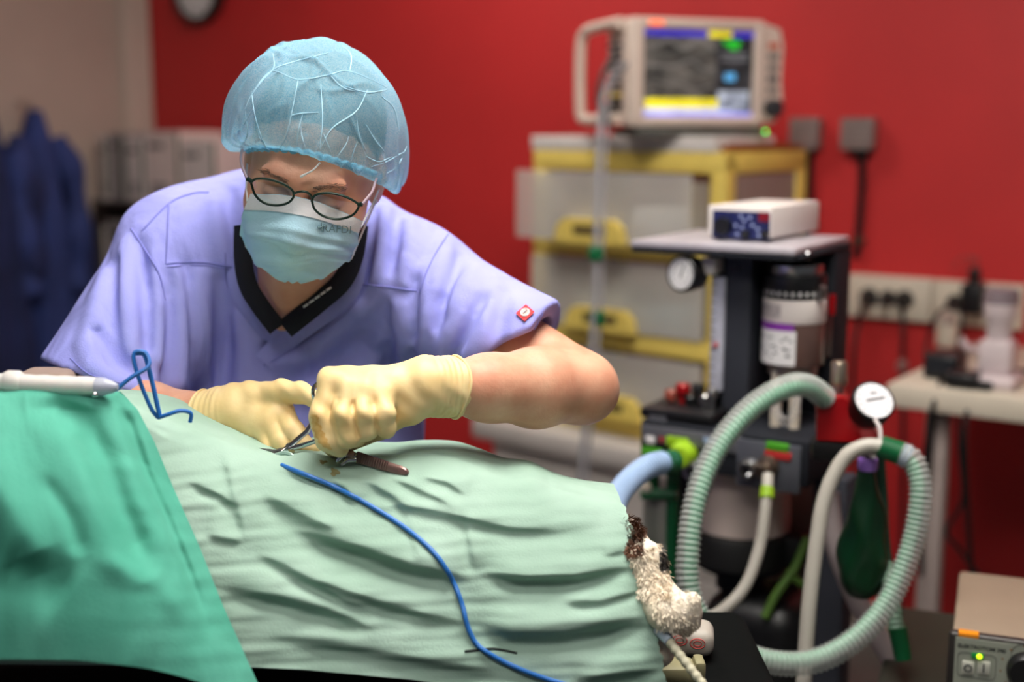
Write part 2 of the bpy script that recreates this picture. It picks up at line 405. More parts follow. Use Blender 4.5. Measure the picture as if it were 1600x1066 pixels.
# ================================================================== shelf with boxes by the corner
SF = Fr(WF.w((WF.hit(225, 300, -0.33)[0], -0.33, 0)), 35)
m_dshelf = M('dark brown shelf', (48, 36, 34), 0.6, var=0.1)
t = thing('box_shelf', 'dark shelf holding white boxes beside the hanging gowns', 'shelf', SF.w((0, 0.15, 0)), -35)
xa = max(XC-SF.loc(WF.w((0, 0, 0)))[0]*0+0.0, 0) if False else SF.hit(112, 320, 0)[0]; xb = SF.hit(352, 320, 0)[0]
xa = max(xa, (XC-WF.hit(225, 300, -0.33)[0])+0.04)
zs = [SF.hit(230, q, 0)[2] for q in (318, 445, 575)]
for z in zs: SF.mb().box((xa, 0, z-.022), (xb, .30, z), .003).build('shelf_board', m_dshelf, t, smooth=False)
for x in (xa, xb-.02): SF.mb().box((x, .001, 0), (x+.02, .299, zs[0]+.004)).build('side_panel', m_dshelf, t, smooth=False)
boxes = [(122, 168, 212, 0, 0, 'white box with a dark printed side, first on the shelf'), (171, 196, 208, 0, 1, 'narrow grey box standing second on the shelf'),
         (199, 226, 214, 0, 0, 'slim white box with a small red mark on the shelf'), (230, 282, 206, 0, 2, 'tall pale box on the shelf behind the shoulder'),
         (285, 338, 220, 0, 0, 'pale box at the shelf end nearest the cap'), (122, 160, 352, 1, 0, 'white box on the lower shelf beside the gowns'), (164, 205, 345, 1, 1, 'grey box on the lower shelf behind the shoulder')]
bm_ = [M('white carton', (215, 200, 196), .7, var=.04), M('grey carton', (150, 140, 140), .7, var=.06), M('pale pink carton', (222, 200, 194), .7, var=.04)]
m_cg = M('dark green print', (60, 84, 50), .6)
for k, (x0, x1, yt, row, mi, lb) in enumerate(boxes):
    a, b, _, z1 = SF.rect(x0, x1, yt, 310, 0.02)
    if a < xa+.021: a = xa+.021
    tt = thing('carton', lb, 'box', SF.w(((a+b)/2, .12, zs[row])), -35, 'cartons on the corner shelf')
    SF.mb().box((a, .02, zs[row]+.0005), (b, .24, z1), .003).build('carton_body', bm_[mi], tt, smooth=False)
    SF.mb().box((b-.018, .0185, zs[row]+.02), (b-.004, .02, z1-.01)).build('print_stripe', m_cg, tt, smooth=False)
    SF.mb().box((a+.01, .0185, z1-.06), (a+(b-a)*.5, .02, z1-.045)).build('print_line', m_ink, tt, smooth=False)
    SF.mb().box((a+.02, .0185, zs[row]+.03), (a+(b-a)*.6, .02, zs[row]+.075)).build('print_block', bm_[1], tt, smooth=False)
    SF.mb().box((a+.012, .02, z1), (b-.012, .2, z1+.002)).build('lid_flap', bm_[mi], tt, smooth=False)
# ================================================================== cabinet, drawer tower and monitor
c0 = P(1130, 400, 3.1)
DF = Fr((c0[0], c0[1], 0), 42)
xl = DF.hit(832, 300, 0)[0]; side = DF.hit(1262, 260, 0, 0)[1]
zc = DF.hit(900, 668, 0)[2]                        # top of the white cabinet
m_lam = M('white laminate', (198, 190, 184), 0.4, var=0.03)
# white cabinet under the tower
cx0 = DF.hit(735, 690, -0.10)[0]; cx1 = .10
t = thing('white_cabinet', 'low white cabinet carrying the yellow drawer tower', 'cabinet', DF.w(((cx0+cx1)/2, side/2, 0)), -42)
DF.mb().box((cx0, -.10, zc-.06), (cx1, side+.02, zc), .012).build('worktop', m_lam, t)
DF.mb().box((cx0+.05, -.06, .05), (cx1-.03, side, zc-.06), .004).build('body', m_lam, t, smooth=False)
zz = zc-.10
for k in range(3):
    d_ = DF.mb().box((cx0+.065, -.078, zz-.19), (cx1-.045, -.06, zz), .004).build('drawer', m_lam, t, smooth=False)
    DF.mb().tube([(cx0+.30, -.079, zz-.06), (cx0+.30, -.10, zz-.06), (cx0+.48, -.10, zz-.06), (cx0+.48, -.079, zz-.06)], .006, 8).build('handle', m_steel, d_)
    zz -= .20
DF.mb().box((cx0+.08, -.03, 0), (cx1-.06, side-.03, .05)).build('plinth', m_slate2, t, smooth=False)
# drawer tower
m_milk = M('milky clear plastic', (226, 220, 212), 0.35, var=0.03, alpha=0.42)
m_milk2 = M('smoky clear plastic', (176, 160, 152), 0.3, var=0.05, alpha=0.6)
t = thing('drawer_tower', 'yellow framed storage tower with milky clear drawers', 'storage', DF.w((xl/2, side/2, zc)), -42)
def zr(py): return DF.hit(970, py, 0)[2]
rails = [(236, 268), (382, 404), (522, 548), (652, 668)]
z_top = zr(236)
for i, (a, b) in enumerate(rails):
    z1 = zr(a); z0 = zr(b) if i < 3 else zc+.001
    DF.mb().box((xl, 0, z0), (0, side, z1), .006).build('shelf_frame', m_yel, t)
for x in (xl, -.045):
    for y in (0.0, side-.05):
        DF.mb().box((x, y+.001, zc+.002), (x+.045, y+.05, z_top-.002), .006).build('corner_post', m_yel, t)
DF.mb().box((-.012, .05, zr(522)), (-.006, side-.05, zr(268))).build('side_panel', m_milk2, t, smooth=False)
DF.mb().box((xl+.006, .05, zc+.01), (xl+.012, side-.05, z_top-.02)).build('side_panel', m_milk2, t, smooth=False)
DF.mb().box((xl+.046, side-.012, zc+.01), (-.046, side-.006, z_top-.02)).build('back_panel', m_milk2, t, smooth=False)
hand = [(930, 342, 384), (945, 481, 524), (955, 616, 664)]
drs = [(266, 380, .07), (406, 520, .012), (550, 654, .012)]
floors = []
for (a, b, out), (hx, h0, h1) in zip(drs, hand):
    z1, z0 = zr(a)-.004, zr(b)+.004
    xL, xR = (xl+.005, -.05) if out < .05 else (DF.hit(806, 320, -.07)[0], -.05)
    m = DF.mb(); m.box((xL, -out, z0), (xR, -out+.008, z1), .003)
    d_ = m.build('drawer', m_milk, t, smooth=False)
    m = DF.mb(); m.box((xL+.05, -out+.008, z0), (xR-.02, side-.08, z0+.006)); m.box((xL+.05, -out+.009, z0+.006), (xL+.056, side-.08, z1-.02)); m.box((xR-.026, -out+.009, z0+.006), (xR-.02, side-.08, z1-.02))
    m.build('drawer_tray', m_milk, d_, smooth=False); floors.append((z0+.0065, out, xL, xR))
    ha, hb, _, _ = DF.rect(hx-54, hx+52, h0, h1, -out)
    zb, zt2 = z0+.001, DF.hit(hx, h0, -out)[2]
    w_ = hb-ha
    hd = DF.mb().prism([(ha, zb), (hb, zb), (hb-.01, zt2-.02), (hb-.035, zt2), (ha+.035, zt2), (ha+.01, zt2-.02)], -out-.03, -out-.001).build('handle', m_yel, d_, smooth=False)
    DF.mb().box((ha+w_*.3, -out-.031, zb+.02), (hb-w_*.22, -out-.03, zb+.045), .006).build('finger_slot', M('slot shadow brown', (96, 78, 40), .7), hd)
mp = [M('pale blue packet', (150, 188, 200), .5, var=.05), M('white packet', (222, 222, 224), .5, var=.05), M('grey packet', (140, 140, 146), .5, var=.05), M('orange packet', (205, 120, 90), .5)]
pk = [(0, .55, .80, .09, 1, 'white packet at the right of the top clear drawer'), (0, .1, .3, .07, 2, 'grey packet at the left of the top clear drawer'),
      (1, .12, .5, .10, 0, 'pale blue packet at the left of the middle clear drawer'), (1, .55, .9, .07, 0, 'pale blue packet at the right of the middle clear drawer'),
      (2, .3, .7, .08, 2, 'grey packet in the lowest clear drawer'), (2, .75, .95, .08, 3, 'orange packet in the lowest clear drawer')]
for r_, fa, fb, hh, mi, lb in pk:
    z0, out, xL, xR = floors[r_]; a = xL+.06+(xR-xL-.1)*fa; b = xL+.06+(xR-xL-.1)*fb
    m = DF.mb(); m.box((a, .03, z0), (b, side-.16, z0+hh*.9), .012); m.box((a+.012, .025, z0+hh*.25), (b-.012, .03, z0+hh*.55), .002)
    tag(m.build('packet', mp[mi]), lb, 'packet', 'packets in the clear drawers')
# things lying on the tower
m = DF.mb(); a = DF.hit(830, 220, .0)[0]; b = DF.hit(1118, 220, 0)[0]; zw = zr(213)
m.box((a, .0, z_top+.0005), (b, side-.12, z_top+.006), .002); m.box((a, .0, z_top+.006), (b, .012, zw), .003); m.box((a, side-.132, z_top+.006), (b, side-.12, zw), .003)
m.box((a, .012, z_top+.006), (a+.012, side-.132, zw), .003); m.box((b-.012, .012, z_top+.006), (b, side-.132, zw), .003)
tag(m.build('white_tray', m_white), 'flat white tray on top of the yellow drawer tower', 'tray')
m = DF.mb(); m.box((b+.008, .01, z_top+.0005), (-.004, side-.02, z_top+.016), .003); m.box((b+.02, .03, z_top+.016), (-.02, side-.04, z_top+.02), .002)
tag(m.build('brown_folder', M('brown board', (150, 82, 36), .6, var=.08)), 'brown folder under the right end of the monitor', 'folder')
# ------------------------------------------------------------------ patient monitor
mo = P(985, 206, 3.08)
zt_ = max(z_top+.021, zw+.001)
MF = Fr((mo[0], mo[1], zt_), -20)
t = thing('patient_monitor', 'cream patient monitor with lit screen on the drawer tower', 'monitor', MF.w((.16, .1, 0)), 20)
x1 = MF.hit(1196, 120, 0)[0]; zt2 = MF.hit(1085, 28, 0)[2]; zb = .022
m_mon = M('cream monitor shell', (226, 205, 190), 0.4, var=0.03)
def mrect(x0, x1_, y0_, y1_, v=0.0): return MF.rect(x0, x1_, y0_, y1_, v)
sx0, sx1, sz0, sz1 = mrect(1009, 1180, 47, 182)
m = MF.mb()
m.box((0, 0, zb), (sx0, .06, zt2), .012, 3); m.box((sx1, 0, zb), (x1, .06, zt2), .012, 3)
m.box((sx0-.012, 0, zb), (sx1+.012, .06, sz0), .012, 3); m.box((sx0-.012, 0, sz1), (sx1+.012, .06, zt2), .012, 3)
m.box((sx0-.01, .02, sz0-.01), (sx1+.01, .06, sz1+.01)); m.build('bezel', m_mon, t)
MF.mb().box((.012, .06, zb+.01), (x1-.012, .17, zt2-.012), .012, 3).build('rear_housing', m_mon, t)
m = MF.mb().prism([(x1-.004, zb+.02), (x1+.035, zb+.01), (x1+.06, zb+.05), (x1+.052, zb+.11), (x1+.055, zt2-.06), (x1+.045, zt2-.02), (x1-.004, zt2-.006)], .012, .09)
cp_ = m.build('control_strip', m_mon, t)
for k in range(5):
    z = zt2-.06-k*.027
    MF.mb().box((x1+.012, .004, z-.008), (x1+.04, .012, z+.006), .003).build('button', [M('orange button', (220, 90, 50), .4), m_grey, m_grey, m_slate, m_grey][k], cp_)
h = MF.hit(1211, 169, .0)
MF.mb().lathe([(.024, 0), (.022, .022), (.012, .026), (.001, .026)], (x1+.028, .012, h[2]), (0, -1, 0), 24).build('knob', M('dark knob', (52, 52, 56), .4), cp_)
MF.mb().box((.02, .004, 0), (x1-.0, .15, zb), .004).build('base', M('grey monitor base', (96, 94, 88), .5), t)
h = MF.hit(1196, 206, 0)
MF.mb().sphere((h[0], -.001, h[2]), .0036).build('status_light', M('green status light', (30, 225, 90), .3, emit=6.0), t)
h = MF.hit(1026, 36, 0)
MF.mb().box((h[0]-.02, -.003, h[2]-.005), (h[0]+.02, .01, h[2]+.006), .003).build('alarm_light', M('orange alarm light', (255, 110, 60), .3, emit=1.2), t)
# side carrying handle on the left
m = MF.mb(); q = [(-.006, .05, zb+.02), (-.006, .12, zb+.02), (-.010, .26, zb+.02), (-.014, .275, zb+.05), (-.014, .275, zt2-.06), (-.010, .25, zt2-.02), (-.006, .12, zt2-.012), (-.006, .05, zt2-.012)]
m.tube(resample(spline(q, 6), .01), .014, 12); m.build('carrying_handle', m_mon, t)
m = MF.mb()
for k in range(9): m.box((.006, .075, zb+.05+k*.018), (.0125, .15, zb+.058+k*.018))
m.build('vent_slots', m_slate, t, smooth=False)
MF.mb().box((-.02, .08, zb+.005), (.012, .16, zb+.06), .008).build('connector_block', M('dark connector', (70, 64, 58), .6), t)
MF.mb().box((-.022, .07, zb+.072), (.012, .12, zb+.082), .003).build('cable_tag', m_yel, t)
# screen with the picture on it (flat print of light)
def emi(n, c, s, c2=None, vs=20): return M(n, c, .4, var=.15, vs=vs, emit=s*.62, col2=c2)
scr = MF.mb().box((sx0, .014, sz0), (sx1, .0195, sz1)).build('screen', emi('screen dark', (30, 30, 30), .5, (112, 106, 100), 14), t, smooth=False)
sw, sh = sx1-sx0, sz1-sz0
def pane(u0, u1, v0, v1, name, mat, y=.0135): return MF.mb().box((sx0+sw*u0, y, sz0+sh*v0), (sx0+sw*u1, y+.0004, sz0+sh*v1)).build(name, mat, scr, smooth=False)
pane(0, .58, .93, 1, 'title_bar', emi('screen blue', (62, 52, 190), .9)); pane(.58, .80, .93, 1, 'alarm_bar', emi('screen yellow', (235, 220, 40), .9)); pane(.80, 1, .93, 1, 'title_bar', emi('screen blue', (62, 52, 190), .9))
pane(0, 1, 0, .05, 'menu_bar', emi('screen lilac', (150, 150, 240), .9)); pane(0, .82, .05, .10, 'menu_bar', emi('screen white', (215, 220, 245), .9))
pane(.02, .68, .10, .21, 'yellow_band', emi('screen yellow', (235, 220, 40), .9))
pane(.68, .97, .06, .30, 'value_panel', emi('screen pale', (96, 104, 130), .6, (196, 206, 222), 40))
pane(.66, 1, .30, .93, 'value_column', emi('screen column', (34, 34, 36), .5, (66, 66, 70), 30), .01365)
for u, v, a, b, mm in ((.72, .84, .16, .05, 'green'), (.78, .79, .08, .05, 'green'), (.74, .42, .10, .09, 'cyan'), (.70, .72, .26, .02, 'grey'), (.70, .66, .26, .02, 'grey')):
    pane(u, u+a, v, v+b, 'reading', emi('screen '+mm, {'green': (40, 200, 50), 'cyan': (90, 170, 225), 'grey': (120, 120, 124)}[mm], .9))
for k in range(5):
    u = np.linspace(.01, .64, 60); v = .36+k*.12+.035*np.sin(u*(9+k*3)+k)+.02*np.sin(u*23+k*2)
    MF.mb().tube(np.stack([sx0+sw*u, np.full(60, .0133), sz0+sh*v], 1), .0022+.001*k, 5).build('trace', emi('screen trace %d' % (k % 2), [(120, 116, 112), (86, 84, 80)][k % 2], .6), scr)
# cables from the monitor hanging down in front of the tower
m_cab = M('grey translucent cable', (150, 148, 152), .4, var=.06, alpha=.6)
p = spline(PL((972, 98, 3.06), (945, 140, 2.98), (937, 200, 2.80), (932, 330, 2.75), (928, 480, 2.72), (916, 640, 2.70), (905, 760, 2.70), (900, 900, 2.7)), 12)
t = thing('monitor_cable', 'grey monitor cables hanging in front of the clear drawers', 'cable', p[-1])
MB().tube(p, .0068, 10).build('cable', m_cab, t)
p2 = p+np.array([.016, .012, 0]); MB().tube(p2, .0045, 8).build('cable', m_cab, t)
MB().tube(spline(PL((962, 80, 3.06), (940, 120, 3.03), (935, 165, 3.04), (955, 200, 3.04)), 8), .006, 8).build('cable', M('dark grey cable', (70, 66, 64), .5), t)
for q in (1, 2):
    a = P([0, 928, 930][q], [0, 395, 497][q], 2.73-.004); MB().box(a-[.012, .012, .016], a+[.02, .014, .014], .004).build('cable_clip', m_green, t)
# ================================================================== anaesthesia machine
c0 = P(1170, 600, 2.15)
AF = Fr((c0[0], c0[1], 0), 32)
t = thing('anaesthesia_machine', 'dark anaesthesia machine with vaporiser, dials and steel shelf', 'machine', AF.w((0.0, .15, 0)), -32)
ANAES = t
H = AF.hit
def mb(): return AF.mb()
FRONT = -.06
# top shelf plate
xa = H(985, 380, FRONT)[0]; xb = H(1243, 388, FRONT)[0]; zsh = H(1120, 382, FRONT)[2]; ybk = H(1328, 372, xb, 0)[1]
mb().box((xa, FRONT, zsh-.012), (xb, ybk, zsh), .003).build('top_shelf', M('pale steel shelf', (186, 180, 186), .35, .2, var=.05), t)
mb().box((xa+.002, FRONT+.002, zsh-.02), (xb-.002, ybk-.002, zsh-.0122)).build('shelf_rim', m_slate2, t, smooth=False)
mb().sphere((xb-.001, FRONT+.06, zsh-.016), .008).build('shelf_screw', m_chrome, t)
zb_ = H(1150, 665, 0)[2]                            # console deck height
# back housing and right cheek
xl_ = H(1110, 500, .02)[0]
xr_ = H(1324, 500, .2)[0]
mb().box((xl_, .12, zb_), (xr_, max(ybk-.01, .2), zsh-.0205), .004).build('back_housing', m_slate2, t)
mb().box((xb-.004, FRONT+.01, zsh-.02), (xr_, max(ybk-.01, .2), zsh-.0125), .002).build('shelf_bracket', m_slate2, t)
a, b, _, _ = AF.rect(1130, 1172, 400, 600, -.0); mb().box((a, 0, zb_), (b, .119, zsh-.0205), .004).build('column', m_slate, t)
a2, b2, _, _ = AF.rect(1106, 1131, 400, 600, .0); mb().box((a2, .01, zb_), (b2-.0005, .119, zsh-.0205), .003).build('flowmeter_housing', m_black, t)
h = H(1150, 420, 0); mb().lathe([(.006, 0), (.0055, .003), (.001, .003)], (h[0], 0, h[2]), (0, -1, 0), 14).build('column_bolt', m_black, t)
def SX(px, py): return H(px, py, xb, 0)
mb().box((H(1272, 520, .09)[0], .09, H(1298, 562, .09)[2]), (min(H(1322, 520, .09)[0], xr_), .1195, H(1298, 492, .09)[2]), .004).build('black_regulator', m_black, t)
q0 = H(1287, 478, .10); mb().cyl((q0[0], .108, q0[2]-.018), (q0[0], .108, q0[2]+.02), .007).build('steel_pin', m_steel, t)
q0 = H(1297, 478, .10); mb().cyl((q0[0], .110, q0[2]-.016), (q0[0], .110, q0[2]+.018), .006).build('red_pin', m_redp, t)
# flow meter tube with float and knob
h0, h1 = H(1119, 612, -.002), H(1119, 432, -.002)
mb().box((h0[0]-.012, -.008, h0[2]), (h0[0]+.012, .0095, h1[2]), .004).build('flow_tube', M('frosted scale tube', (196, 196, 210), .25, var=.08, vs=60), t)
hm = H(1117, 540, -.012); mb().sphere((hm[0], -.0085, hm[2]), .005).build('flow_float', M('red float', (190, 60, 50), .4), t)
for k in range(12):
    z = h0[2]+(h1[2]-h0[2])*(k+.7)/12.5; mb().box((h0[0]-.010, -.0088, z), (h0[0]-.002, -.008, z+.0015)).build('scale_mark', m_ink, t)
h = H(1106, 417, -.03); mb().box((h[0]-.014, -.03, h[2]-.014), (h[0]+.012, .009, h[2]+.015), .004).build('valve_block', m_white, t)
# pressure gauge at the left
h = H(1064, 428, -.05)
g = mb().lathe([(.010, -.045), (.027, -.041), (.031, -.018), (.031, 0), (.0275, .003), (.0265, 0)], (h[0], -.05, h[2]), (-.25, -1, .05), 32).build('pressure_gauge', m_black, t)
nd = np.array([-.25, -1, .05]); nd /= np.linalg.norm(nd)
mb().lathe([(.0265, 0), (.026, .001), (.001, .0012)], np.array([h[0], -.05, h[2]]), nd, 32).build('dial', m_paper, g)
ax_, ay_, _ = axes(nd)
for k in range(10):
    a = -0.8+k*.5; c = np.array([h[0], -.05, h[2]])+nd*.0016+.020*(math.cos(a)*ax_+math.sin(a)*ay_); mb().sphere(c, .0014, 8, 6).build('dial_mark', m_ink, g)
c = np.array([h[0], -.05, h[2]])+nd*.002; mb().tube([c-.006*ay_, c+.016*(ay_+ax_*.5)], .0012, 6).build('needle', m_ink, g)
mb().cyl((h[0]+.02, -.03, h[2]), (H(1106, 417, -.03)[0], -.012, h[2]+.004), .007).build('gauge_arm', m_black, t)
# vaporiser
hv = H(1222, 470, -.03); vc = (hv[0], .03); rV = 50/FPX*float((AF.w(hv)-CAM)@FW)
def zv(py): return H(1222, py, -.03)[2]
v = thing('vaporiser', 'cylindrical vaporiser with purple band between the dark machine panels', 'vaporiser', AF.w((vc[0], vc[1], zv(588))), -32)
def drum(n, y0, y1, r, mat, par, prof=None):
    z0, z1 = zv(y1), zv(y0)
    return mb().lathe(prof or [(r*.985, 0), (r, .002), (r, z1-z0-.002), (r*.985, z1-z0)], (vc[0], vc[1], z0), (0, 0, 1), 36).build(n, mat, par)
drum('cap_ring', 417, 433, rV*.86, m_steel, v)
drum('control_dial', 433, 471, rV*.98, m_black, v)
drum('drum', 471, 508, rV, M('pale drum', (222, 212, 206), .35, var=.04), v)
drum('window', 508, 576, rV*.98, M('brown sight glass', (92, 70, 64), .25, var=.12), v)
drum('foot', 576, 592, rV*.8, M('dull foot', (150, 138, 128), .4, .6), v)
def lab(name, a0, a1, y0, y1, r, mat):             # label bent round the drum, angles from the front (deg)
    t_ = np.radians(np.linspace(a0, a1, 14)); m = mb(); q = []
    for z in (zv(y1), zv(y0)): q.append(np.stack([vc[0]+r*np.sin(t_), vc[1]-r*np.cos(t_), np.full(14, z)], 1))
    return m.grid(np.array(q)).build(name, mat, v)
lab('purple_band', -84, 20, 507, 519, rV*1.004, M('purple tape', (130, 50, 160), .5))
lab('paper_label', -84, 24, 519, 573, rV*1.004, m_paper)
lab('drum_print', -80, -5, 478, 500, rV*1.003, M('grey print', (170, 160, 160), .6, var=.3, vs=160))
rg = random.Random(4)
for k in range(22):
    a = -70+rg.random()*82; y = 526+rg.random()*38; lab('print_line', a, a+4+rg.random()*7, y, y+2.2, rV*1.008, m_ink)
for k in range(12):
    lab('dial_mark', -78+k*13, -73+k*13, 458, 464, rV*.99, m_paper)
mb().cyl((vc[0]+rV*.9, vc[1]-.02, zv(470)), (vc[0]+rV*1.12, vc[1]-.03, zv(448)), .006).build('dial_lock', m_steel, v)
for px in (1202, 1232):
    h = H(px, 590, -.035); mb().cyl((h[0], vc[1]-.03, zb_+.001), (h[0], vc[1]-.03, zv(585)), .009).build('drain_pipe', m_cream, v)
# coiled clear line in front
hc = [H(*q, -.06) for q in ((1210, 610), (1212, 640), (1226, 660), (1241, 645), (1247, 612))]
core = resample(spline(hc, 10), .0011); th = np.arange(len(core))*.9
x_, y_, _ = axes((.3, 1, .2)); coil = core+.006*(np.cos(th)[:, None]*np.array([0, 0, 1.])+np.sin(th)[:, None]*np.array([1., .2, 0]))
mb().tube(coil, .0013, 5).build('coiled_line', M('clear coil', (190, 186, 184), .2, alpha=.8), t)
# console deck and front panels
xa2 = H(1000, 700, FRONT-.02)[0]; xb2 = H(1245, 700, FRONT-.02)[0]
zc0, zc1 = H(1120, 742, FRONT-.02)[2], H(1120, 672, FRONT-.02)[2]
mb().box((xa2, FRONT-.02, zc0), (xb2+.02, ybk-.02, zb_-.0005 if zb_-.0005 > zc1 else zc1), .004).build('console', m_slate2, t)
def panel(name, x0, x1, y0, y1, mat, dep=.004, par=None):
    m = mb(); AF.pbox(m, x0, x1, y0, y1, FRONT-.02-dep, dep, min(.002, dep*.3)); return m.build(name, mat, par or t)
panel('top_strip', 1002, 1160, 674, 700, M('grey strip', (110, 110, 116), .4, .4))
panel('port_panel', 1150, 1250, 692, 766, M('grey port panel', (96, 98, 106), .4, .4), .006)
panel('lime_label', 1040, 1075, 683, 700, m_lime, .0055); panel('green_label', 1002, 1034, 700, 722, M('grass green label', (70, 150, 30), .5), .005)
panel('white_label', 1008, 1022, 682, 694, m_paper, .0055); panel('red_label', 1030, 1036, 683, 692, M('red label', (180, 40, 40), .5), .0055)
panel('blue_print', 1098, 1118, 685, 694, M('pale blue print', (140, 160, 190), .5), .0055)
panel('green_label', 1196, 1232, 693, 706, M('grass green label', (70, 150, 30), .5), .008); panel('red_label', 1194, 1236, 706, 719, M('red label', (180, 40, 40), .5), .008)
for px, py, r in ((1170, 733, .018), (1084, 735, .019)):
    h = H(px, py, FRONT-.03)
    q = mb().lathe([(r, 0), (r, .012), (r*.75, .022), (r*.45, .022), (r*.42, .008)], (h[0], FRONT-.022, h[2]), (0, -1, 0), 26).build('gas_port', m_steel, t)
    mb().lathe([(r*.42, 0), (r*.42, .02), (.001, .0205)], (h[0], FRONT-.022, h[2]), (0, -1, 0), 20).build('port_hole', m_black, q)
h = H(1168, 745, FRONT-.05); mb().sphere((h[0], FRONT-.046, h[2]), .006).build('port_stud', m_chrome, t)
h = H(1200, 728, FRONT-.03); mb().lathe([(.018, 0), (.018, .01), (.012, .014), (.012, .03), (.001, .031)], (h[0], FRONT-.026, h[2]), (0, -1, -.25), 22).build('outlet_valve', M('bronze valve', (120, 104, 92), .35, .8), t)
# black switch block with knobs at the left of the deck
x0, x1 = H(1003, 660, FRONT)[0], H(1116, 660, FRONT)[0]; zk0, zk1 = zc1+.001, H(1060, 641, FRONT)[2]
mb().box((x0, FRONT-.01, zk0), (x1, .1, zk1), .005).build('switch_block', m_black, t)
AF.pbox(mb(), 1014, 1040, 650, 664, FRONT-.012, .002).build('type_plate', M('grey plate', (92, 92, 98), .4), t)
for px, py, r, mt in ((1040, 622, .012, M('brown red knob', (150, 70, 56), .4)), (1058, 612, .013, m_redp), (1082, 612, .011, m_black), (1094, 628, .013, m_steel), (1108, 618, .010, m_steel), (1070, 630, .012, m_black)):
    h = H(px, py, FRONT+.03); z = zk1
    mb().lathe([(r*.6, 0), (r*.6, max(.004, h[2]-z-.006)), (r, max(.005, h[2]-z-.004)), (r, h[2]-z+.008), (r*.8, h[2]-z+.011), (.001, h[2]-z+.011)], (h[0], FRONT+.03+(px % 3)*.012, z-.001), (0, 0, 1), 18).build('knob', mt, t)
# absorber canister
hc = H(1138, 800, -.02); rc = 78/FPX*float((AF.w(hc)-CAM)@FW); cc = (hc[0]+.0, .045)
def zc_(py): return H(1138, py, -.02)[2]
ab = thing('absorber_canister', 'white absorber canister with black collar under the machine console', 'canister', AF.w((cc[0], cc[1], zc_(890))), -32)
z0, z1 = zc_(836), zc0
mb().lathe([(rc*.97, 0), (rc*.97, z1-z0-.03), (rc, z1-z0-.028), (rc, z1-z0-.001)], (cc[0], cc[1], z0), (0, 0, 1), 40).build('canister_body', M('cloudy canister', (214, 196, 186), .35, var=.06), ab)
mb().lathe([(rc*1.0, 0), (rc*1.12, .006), (rc*1.14, .05), (rc*1.1, z0-zc_(890)-.004), (rc*1.0, z0-zc_(890)-.0005)], (cc[0], cc[1], zc_(890)), (0, 0, 1), 40).build('collar', m_rubber, ab)
mb().box((cc[0]+rc*.9, cc[1]-.03, zc_(880)), (cc[0]+rc*1.45, cc[1]+.03, zc_(835)), .008).build('latch', m_rubber, ab)
mb().lathe([(rc*.5, 0), (rc*.5, .03), (rc*.9, .04), (rc*.9, .05)], (cc[0], cc[1], zc_(890)-.051), (0, 0, 1), 30).build('foot_ring', m_slate2, ab)
# stand: steel back sheet, posts, base with castors
zf = .12
mb().box((H(1195, 900, .16)[0], .17, zf+.03), (H(1272, 900, .16)[0], .18, zc0-.001), .002).build('back_sheet', M('steel with painted red reflection', (170, 140, 134), .35, .3, var=.05), t)  # pinkish reflection of red on plain steel, put into the base colour
mb().box((H(1262, 950, .0)[0], .0, zf+.03), (H(1316, 950, .0)[0], .06, zc0-.0005), .006).build('post', m_slate, t)
xp = H(1045, 900, .1)[0]; mb().box((xp, .1, zf+.03), (xp+.04, .14, zc0-.0005), .006).build('post', m_slate2, t)
bx0, bx1 = xp-.06, H(1330, 1000, 0)[0]
mb().box((bx0, -.08, zf), (bx1, .30, zf+.03), .008).build('base_plate', m_slate2, t)
for x in (bx0+.05, bx1-.05):
    for y in (-.04, .26):
        mb().cyl((x-.014, y, .045), (x+.014, y, .045), .045, n=22).build('castor', m_rubber, t); mb().cyl((x, y, .06), (x, y, zf), .010).build('castor_stem', m_steel, t)
# green gas cylinders rods at the left of the stand
for px, r in ((1040, .012), (1010, .010)):
    h = H(px, 760, -.04); mb().cyl((h[0], -.01, zf+.03), (h[0], -.01, zc0), r, n=18).build('green_pipe', m_green, t)
h = H(1060, 715, FRONT-.05); mb().lathe([(.022, 0), (.024, .01), (.018, .03), (.001, .032)], (h[0], FRONT-.022, h[2]), (0, -1, 0), 24).build('lime_coupling', m_lime, t)
h = H(1006, 765, -.05); mb().sphere((h[0], -.04, h[2]), .010).build('check_valve_ball', m_cream, t)
mb().cyl((h[0]-.01, -.04, h[2]-.012), (h[0]+.05, -.02, h[2]-.008), .010, n=16).build('green_valve', m_green, t)
mb().box((h[0]-.02, -.02, h[2]-.11), (h[0]+.035, .02, h[2]-.015), .01).build('clear_bowl', M('cloudy bowl', (150, 150, 140), .3, alpha=.7), t)
# black motor housing on the base
bm0 = H(1100, 1066, -.05)
zk = H(1170, 945, -.05)[2]; q0 = H(1085, 1000, -.05)[0]; q1 = H(1246, 1000, -.05)[0]
mb().box((q0, -.05, zf+.031), (q1, .13, zk), .05, 5).build('pump_housing', m_black, t)
mb().tube(PL2 if False else [AF.loc(P(1212, 968, 2.22)), AF.loc(P(1192, 1010, 2.20)), AF.loc(P(1172, 1066, 2.2)), AF.loc(P(1168, 1100, 2.22))], .009, 10).build('drain_hose', m_cream, t)
